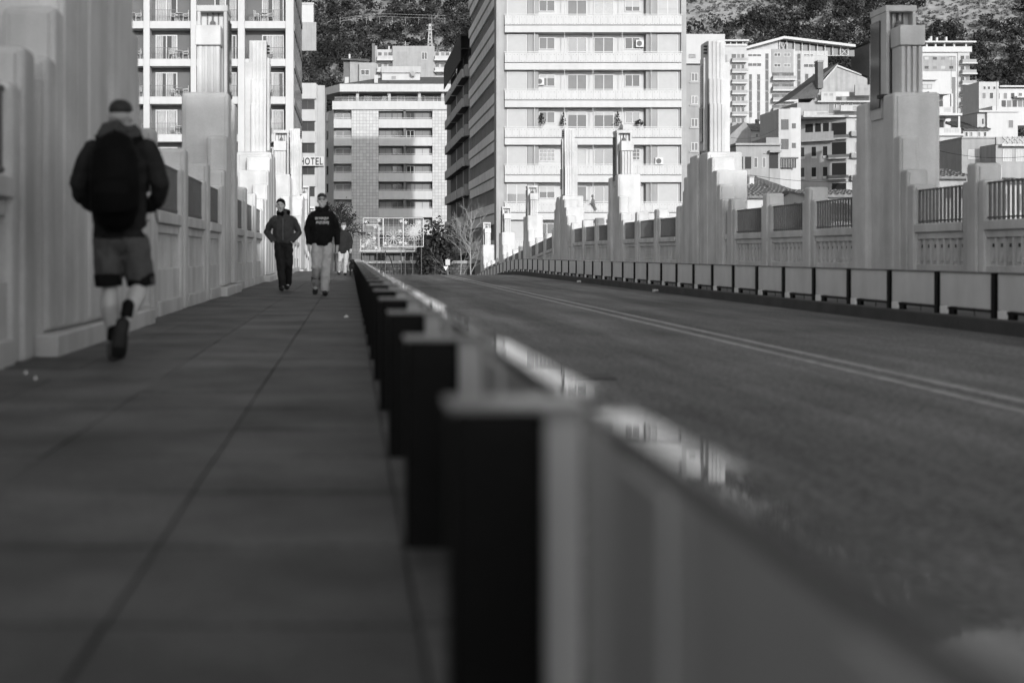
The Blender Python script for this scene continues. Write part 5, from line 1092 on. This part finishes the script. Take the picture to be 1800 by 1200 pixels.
m = MB(); A.L(m, (-.115, -.055, 1.515, .05, .05), (0, -.11, 1.525, .075, .055), (.115, -.055, 1.515, .05, .05)); A.L(m, (-.10, -.03, 1.565, .042, .045), (0, -.085, 1.585, .055, .045), (.10, -.03, 1.565, .042, .045)); A.L(m, (-.10, .06, 1.52, .035), (-.115, -.02, 1.54, .04)); A.L(m, (.10, .06, 1.52, .035), (.115, -.02, 1.54, .04))
skinned('hood', m, MT['jacket2'], t, .010, 3, (.012, .05))
m = MB(); A.ball(m, (0, .024, 1.705), .083, .104, .072); skinned('hair', m, 'hair', t, .009, 2)
m = MB(); A.L(m, (0, 0, .88, .175, .125), (0, 0, .80, .18, .13))
A.L(m, (-.08, 0, .82, .105, .115), (-.085, .015, .66, .098, .11), (-.08, .03, .54, .092, .104), (-.08, .03, .51, .09, .10), cap1=0); A.L(m, (.09, 0, .82, .108, .12), (.115, .03, .66, .102, .115), (.135, .055, .54, .098, .104), (.138, .058, .51, .096, .102), cap1=0)
skinned('shorts', m, 'shorts', t, .010, 2, (.022, .07))
for c, w in (((-.081, .026), .094), ((.135, .055), .096)):
    mm = MB(); A.L(mm, (c[0]-.006, c[1]-.006, .595, w+.004, .112), (c[0], c[1], .505, w+.002, .108), cap0=0, cap1=0); skinned('hem_band', mm, 'blackcloth', t, .010, 2)
for N_, dn in ((LA, (0, 0, 1)), (RA, (.02, .09, .22))):
    mm = MB(); d = Vector(dn).normalized(); p = Vector(N_); A.L(mm, tuple(p+d*.13)+(.043, .047), tuple(p+d*.04)+(.042, .045)); skinned('sock', mm, 'blackcloth', t, .009, 2)
shoe(A, t, (-.042, -.055, .045), (-.05, .20, .035), 'dull', .05); 
m = MB(); A.L(m, (.075, -.335, .285, .046, .036), (.065, -.365, .21, .05, .04), (.055, -.375, .12, .056, .038), (.045, -.345, .055, .05, .03)); skinned('shoe', m, 'shoe', t, .010, 2)
m = MB(); A.L(m, (.073, -.385, .285, .040, .010), (.063, -.412, .21, .042, .010), (.053, -.418, .12, .05, .010), (.043, -.385, .05, .044, .010)); skinned('sole', m, 'rubber' if 'rubber' in MT else 'shoe', t, .008, 1)
pk = thing('backpack', A.P(0, -.2, .9), 'black backpack on the back of the man walking away', 'backpack'); m = MB()
A.L(m, (0, -.20, .93, .13, .085), (0, -.225, 1.03, .165, .115), (0, -.23, 1.22, .168, .125), (0, -.215, 1.40, .15, .105), (0, -.18, 1.49, .11, .07)); skinned('bag', m, 'pack', pk, .011, 3, (.012, .1))
m = MB(); A.L(m, (-.0, -.33, 1.0, .11, .03), (0, -.345, 1.12, .12, .035), (0, -.335, 1.2, .10, .03)); skinned('pocket', m, 'pack', pk, .010, 2)
for s_ in (-1, 1):
    m = MB(); A.L(m, (s_*.11, -.15, 1.46, .028, .014), (s_*.135, -.06, 1.52, .03, .014), (s_*.13, .06, 1.50, .03, .014), (s_*.14, .14, 1.38, .03, .014), (s_*.16, .15, 1.15, .028, .012)); skinned('strap', m, 'pack', pk, .009, 1)
m = MB(); A.L(m, (.235, .0, 1.06, .006), (.25, -.02, .97, .006), (.262, -.03, .93, .006)); ob('strap_end', m, 'pack', pk)
m = MB(); A.L(m, (-.03, -.20, 1.50, .012), (0, -.21, 1.545, .012), (.03, -.20, 1.50, .012)); ob('handle', m, 'pack', pk)

def walker(F_, label, top, bottom, topc, legs, arms, hem, headc, shoem='shoe', bulk=1.0, topname='jacket', voxel=.012):
    t = thing('person', F_.P(0, 0, 0), label, 'person'); m = MB(); head(F_, m, headc)
    F_.L(m, (0, 0, .95, .13, .09), (0, 0, 1.2, .14, .10), (0, 0, 1.42, .15, .09), (0, 0, 1.5, .07, .07)); F_.L(m, (headc[0]*.5, 0, 1.42, .06), (headc[0], headc[1]-.01, headc[2]-.12, .055))
    for (hp, k_, a_) in legs: F_.L(m, hp+(.08, .085), k_+(.05, .055)); F_.L(m, k_+(.05, .055), a_+(.033, .036)); F_.L(m, a_+(.033, .036), (a_[0], a_[1]+.09, max(.05, a_[2]-.06), .034, .028))
    for i, (sh, el, wr, hand_on) in enumerate(arms):
        F_.L(m, sh+(.05,), el+(.042,), wr+(.03,))
        if hand_on: hand(F_, m, (wr[0], wr[1], wr[2]-.0), 1 if wr[0] > 0 else -1, .6)
    skinned('body', m, 'skin', t, .009 if voxel <= .012 else .012, 3)
    m = MB(); b = bulk
    F_.L(m, (0, .0, hem, .178*b, .13*b), (0, .01, hem+.12, .187*b, .14*b), (0, .01, 1.18, .19*b, .14*b), (0, 0, 1.34, .195*b, .13*b), (0, -.005, 1.43, .165*b, .105*b), (0, -.005, 1.475, .115*b, .085*b), (0, 0, 1.515, .085*b, .08*b), cap0=0)
    for sh, el, wr, h_ in arms:
        w = Vector(el).lerp(Vector(wr), .92); F_.L(m, (sh[0]*.80, sh[1], sh[2]-.005, .060*b, .075*b), (sh[0]*.98, sh[1], sh[2]-.045, .066*b, .08*b), tuple(Vector(sh).lerp(Vector(el), .5))+(.07*b, .078*b), el+(.064*b, .07*b), tuple(w)+(.046*b, .05*b))
    skinned(topname, m, top, t, voxel, 3, (.036, .085))
    m = MB(); F_.L(m, (0, 0, hem+.1, .16, .11), (0, 0, .86, .165, .118))
    for hp, k_, a_ in legs:
        ca = (a_[0], a_[1]-.005, a_[2]-.02); F_.L(m, hp+(.095, .105), tuple(Vector(hp).lerp(Vector(k_), .5))+(.094, .102), k_+(.082, .086), tuple(Vector(k_).lerp(Vector(ca), .5))+(.076, .08), ca+(.072, .078), cap1=0)
    skinned('trousers', m, bottom, t, voxel, 2, (.034, .07)); return t
# --- bare-headed man in a printed sweatshirt
Bf = Fig(PXX(566, 24.7), 24.7, -1, 1.0)
legsB = [((-.095, 0, .88), (-.10, .10, .50), (-.115, -.20, .17)), ((.09, 0, .88), (.07, .10, .49), (.055, .16, .09))]
armsB = [((-.185, 0, 1.42), (-.25, -.02, 1.14), (-.225, .06, .87), True), ((.185, 0, 1.42), (.25, -.03, 1.14), (.265, -.02, .87), True)]
tb = walker(Bf, 'bare-headed man in a black printed sweatshirt and pale trousers walking towards us', 'blackcloth', 'pants', None, legsB, armsB, .87, (0, .02, 1.645), topname='sweatshirt')
m = MB(); Bf.ball(m, (0, .0, 1.712), .085, .104, .068); Bf.L(m, (-.075, -.02, 1.68, .012, .04), (-.078, -.02, 1.63, .010, .03)); Bf.L(m, (.075, -.02, 1.68, .012, .04), (.078, -.02, 1.63, .010, .03)); skinned('hair', m, 'hair', tb, .010, 1)
m = MB()
for sx in (-1, 1):
    for k in range(10): a0, a1 = k*.628, (k+1)*.628; m.tube(Bf.P(sx*.034+.027*math.cos(a0), .118, 1.672+.02*math.sin(a0)), Bf.P(sx*.034+.027*math.cos(a1), .118, 1.672+.02*math.sin(a1)), .004, .004, 4)
    m.tube(Bf.P(sx*.062, .115, 1.678), Bf.P(sx*.08, .0, 1.675), .004, .004, 4)
    m.ball(Bf.P(sx*.034, .104, 1.67), .014, .006, .010)
m.tube(Bf.P(-.008, .12, 1.675), Bf.P(.008, .12, 1.675), .004, .004, 4); ob('glasses', m, 'black', tb)
m = MB(); Bf.L(m, (-.09, .03, 1.50, .035), (0, .085, 1.47, .03), (.09, .03, 1.50, .035)); Bf.L(m, (-.10, -.05, 1.52, .04), (0, -.10, 1.54, .05), (.10, -.05, 1.52, .04)); skinned('hood', m, 'blackcloth', tb, .011, 2)
rr = random.Random(5); m = MB()
for row, (z0, z1, n, x0, x1) in enumerate(((1.30, 1.355, 9, -.115, .115), (1.23, 1.285, 8, -.10, .13))):
    for k in range(n):
        xa = x0+(x1-x0)*k/n; xb = xa+(x1-x0)/n*.62; za = z0+rr.uniform(0, .02)
        def pt(x, z): return Bf.P(x, .176-.45*x*x*2.2+(.012 if z < 1.3 else 0), z)
        m.add([pt(xa, za), pt(xb, za), pt(xb, z1), pt(xa, z1)], [(0, 1, 2, 3)]); 
        if k % 2 == 0: m.add([pt(xb, z1-.018), pt(xb+.012, z1-.018), pt(xb+.012, z1), pt(xb, z1)], [(0, 1, 2, 3)])
pr = ob('chest_print', m, 'print', tb); sw_ = pr.modifiers.new('wrap', 'SHRINKWRAP'); sw_.target = [c for c in tb.children if c.name.startswith('sweatshirt')][0]; sw_.wrap_method = 'PROJECT'; sw_.use_project_y = True; sw_.use_negative_direction = True; sw_.use_positive_direction = True; sw_.use_project_x = False; sw_.use_project_z = False; sw_.offset = .004
shoe(Bf, tb, (-.115, -.24, .125), (-.125, -.10, .03), 'shoe', .052); shoe(Bf, tb, (.055, .12, .05), (.06, .37, .04), 'shoe', .052)
m = MB(); Bf.L(m, (-.108, -.03, .36, .083, .087), (-.112, -.13, .255, .078, .083), cap0=0, cap1=0); skinned('calf_shade', m, 'dull', tb, .012, 2)  # darker band paints the shade on the swinging calf
# --- man in a beanie, hands in pockets
Cf = Fig(PXX(498, 28), 28, -1, 1.01)
legsC = [((-.09, 0, .90), (-.05, .08, .50), (-.01, .14, .09)), ((.09, 0, .90), (.11, .05, .52), (.075, -.26, .14))]
armsC = [((-.19, 0, 1.42), (-.32, -.05, 1.14), (-.19, .10, .95), False), ((.19, 0, 1.42), (.30, -.05, 1.13), (.17, .10, .95), False)]
tc = walker(Cf, 'man in a beanie and zipped dark jacket with hands in his pockets', 'jacket2', 'dpants', None, legsC, armsC, .93, (-.055, .03, 1.645), bulk=1.08)
m = MB(); Cf.ball(m, (-.05, -.004, 1.712), .092, .112, .085); Cf.ball(m, (-.035, -.045, 1.665), .08, .08, .095); skinned('beanie', m, 'blackcloth', tc, .010, 2)
m = MB(); Cf.L(m, (-.10, .02, 1.505, .05, .05), (-.01, .09, 1.49, .05, .055), (.10, .02, 1.505, .05, .05)); Cf.L(m, (-.10, -.03, 1.53, .05, .05), (0, -.09, 1.55, .05, .06), (.10, -.03, 1.53, .05, .05)); skinned('scarf', m, 'scarf', tc, .012, 2)
m = MB(); Cf.L(m, (0, .165, 1.40, .007), (.0, .172, 1.2, .007), (0, .165, .98, .007)); ob('zip', m, 'dgrey', tc)
m = MB()
for sx in (-1, 1): m.ball(Cf.P(-.055+sx*.032, .108, 1.668), .014, .008, .009)
m.tube(Cf.P(-.085, .118, 1.598), Cf.P(-.025, .118, 1.598), .009, .009, 5); ob('eyes_and_moustache', m, 'hair', tc)
shoe(Cf, tc, (-.01, .10, .05), (-.03, .36, .04), 'shoe', .052); shoe(Cf, tc, (.075, -.30, .12), (.065, -.10, .035), 'shoe', .052)
# --- man in a cap farther back, with a dog
Df = Fig(PXX(604, 48), 48, -1, 1.0)
legsD = [((-.09, 0, .88), (-.12, .04, .50), (-.15, -.22, .16)), ((.09, 0, .88), (.08, .10, .49), (.06, .14, .09))]
armsD = [((-.18, 0, 1.42), (-.23, -.02, 1.14), (-.21, .08, .89), True), ((.18, 0, 1.42), (.25, -.02, 1.14), (.25, .03, .88), True)]
td = walker(Df, 'man in a cap and long dark coat walking farther back beside the barrier', 'coat', 'pants', None, legsD, armsD, .74, (0, .03, 1.645), topname='coat', bulk=1.05, voxel=.018)
m = MB(); Df.ball(m, (0, .005, 1.715), .09, .11, .07); Df.L(m, (-.05, .12, 1.69, .03, .012), (.05, .12, 1.69, .03, .012)); skinned('cap', m, 'dgrey', td, .014, 2)
shoe(Df, td, (-.15, -.26, .13), (-.16, -.08, .03), 'shoe', .055); shoe(Df, td, (.06, .10, .05), (.06, .36, .04), 'shoe', .055)
g_ = Fig(PXX(619, 47.4), 47.4, -1, 1.0); tg = thing('dog', g_.P(0, 0, 0), 'small black dog walking on the pavement beside the capped man', 'dog'); m = MB()
g_.L(m, (0, -.22, .33, .08, .09), (0, -.05, .32, .085, .10), (0, .12, .33, .10, .125), (0, .20, .36, .08, .10)); g_.L(m, (0, .20, .38, .06), (0, .28, .46, .055)); g_.ball(m, (0, .30, .49), .062, .07, .06); g_.L(m, (0, .34, .475, .036, .034), (0, .41, .455, .024, .024))
for sx in (-1, 1):
    g_.L(m, (sx*.045, .29, .54, .018, .01), (sx*.07, .28, .51, .02, .01), (sx*.08, .29, .46, .014, .01))
    g_.L(m, (sx*.062, .15, .30, .04), (sx*.062, .15, .17, .026), (sx*.062, .155, .06, .021), (sx*.062, .18, .025, .024)); g_.L(m, (sx*.058, -.2, .32, .055), (sx*.06, -.16, .22, .042), (sx*.06, -.235, .13, .022), (sx*.06, -.225, .04, .02), (sx*.06, -.20, .022, .022))
g_.L(m, (0, -.29, .37, .02), (0, -.38, .44, .016), (0, -.40, .52, .012)); skinned('body', m, 'fur', tg, .011, 2)
m = MB(); g_.ball(m, (0, .385, .452), .026, .03, .02); ob('muzzle', m, 'tan', tg, smooth=True)
lead = tagp(ob('dog_lead', MB().tube(g_.P(0, .22, .44), Df.P(.25, .03, .78), .006, .006, 5), 'black'), 'thin dark lead between the dog and the capped man', 'lead')

# ---------------------------------------------------------------- litter on the pavement
def scrap(px, py, w, label, seed):
    z = FPX*CAMZ/(py-VY); rr = random.Random(seed); x = PXX(px, z); m = MB(); n = 9; v = [(x, z, .03+w*.25)]
    for k in range(n): a = k*6.283/n; r = w*rr.uniform(.6, 1.1); v.append((x+r*math.cos(a), z+r*.7*math.sin(a), .008+rr.uniform(0, w*.35)))
    m.add(v, [(0, 1+k, 1+(k+1) % n) for k in range(n)]); tagp(ob('paper_scrap', m, 'paper'), label, 'litter', 'scraps of litter on the pavement')
for i, (a, b, w, l) in enumerate(((184, 583, .035, 'bright crumpled paper scrap beside the feet of the man with the backpack'), (12, 641, .014, 'pale scrap at the foot of the wall on the left edge'), (45, 660, .012, 'pale scrap lying near the left wall in front'), (322, 541, .03, 'pale scrap against the wall base beyond the man with the backpack'), (352, 531, .03, 'tiny pale scrap farther along the wall base'), (609, 559, .03, 'small pale scrap on the paving near the barrier'), (62, 670, .012, 'nearest pale scrap on the pavement'))): scrap(a, b, w, l, i)
# two small pale cylinders lying on the road edge
for i, (a, b) in enumerate(((1074, 497), (1563, 514))):
    z = FPX*(CAMZ+.15)/(b-VY); x = min(6.95, PXX(a, z)); tagp(ob('gutter_cylinder', MB().tube((x-.06, z, -.11), (x+.06, z+.02, -.11), .035, .035, 10), 'lmetal'), ('small pale cylinder lying in the far gutter, the farther one', 'small pale cylinder lying in the far gutter, the nearer one')[i], 'litter')
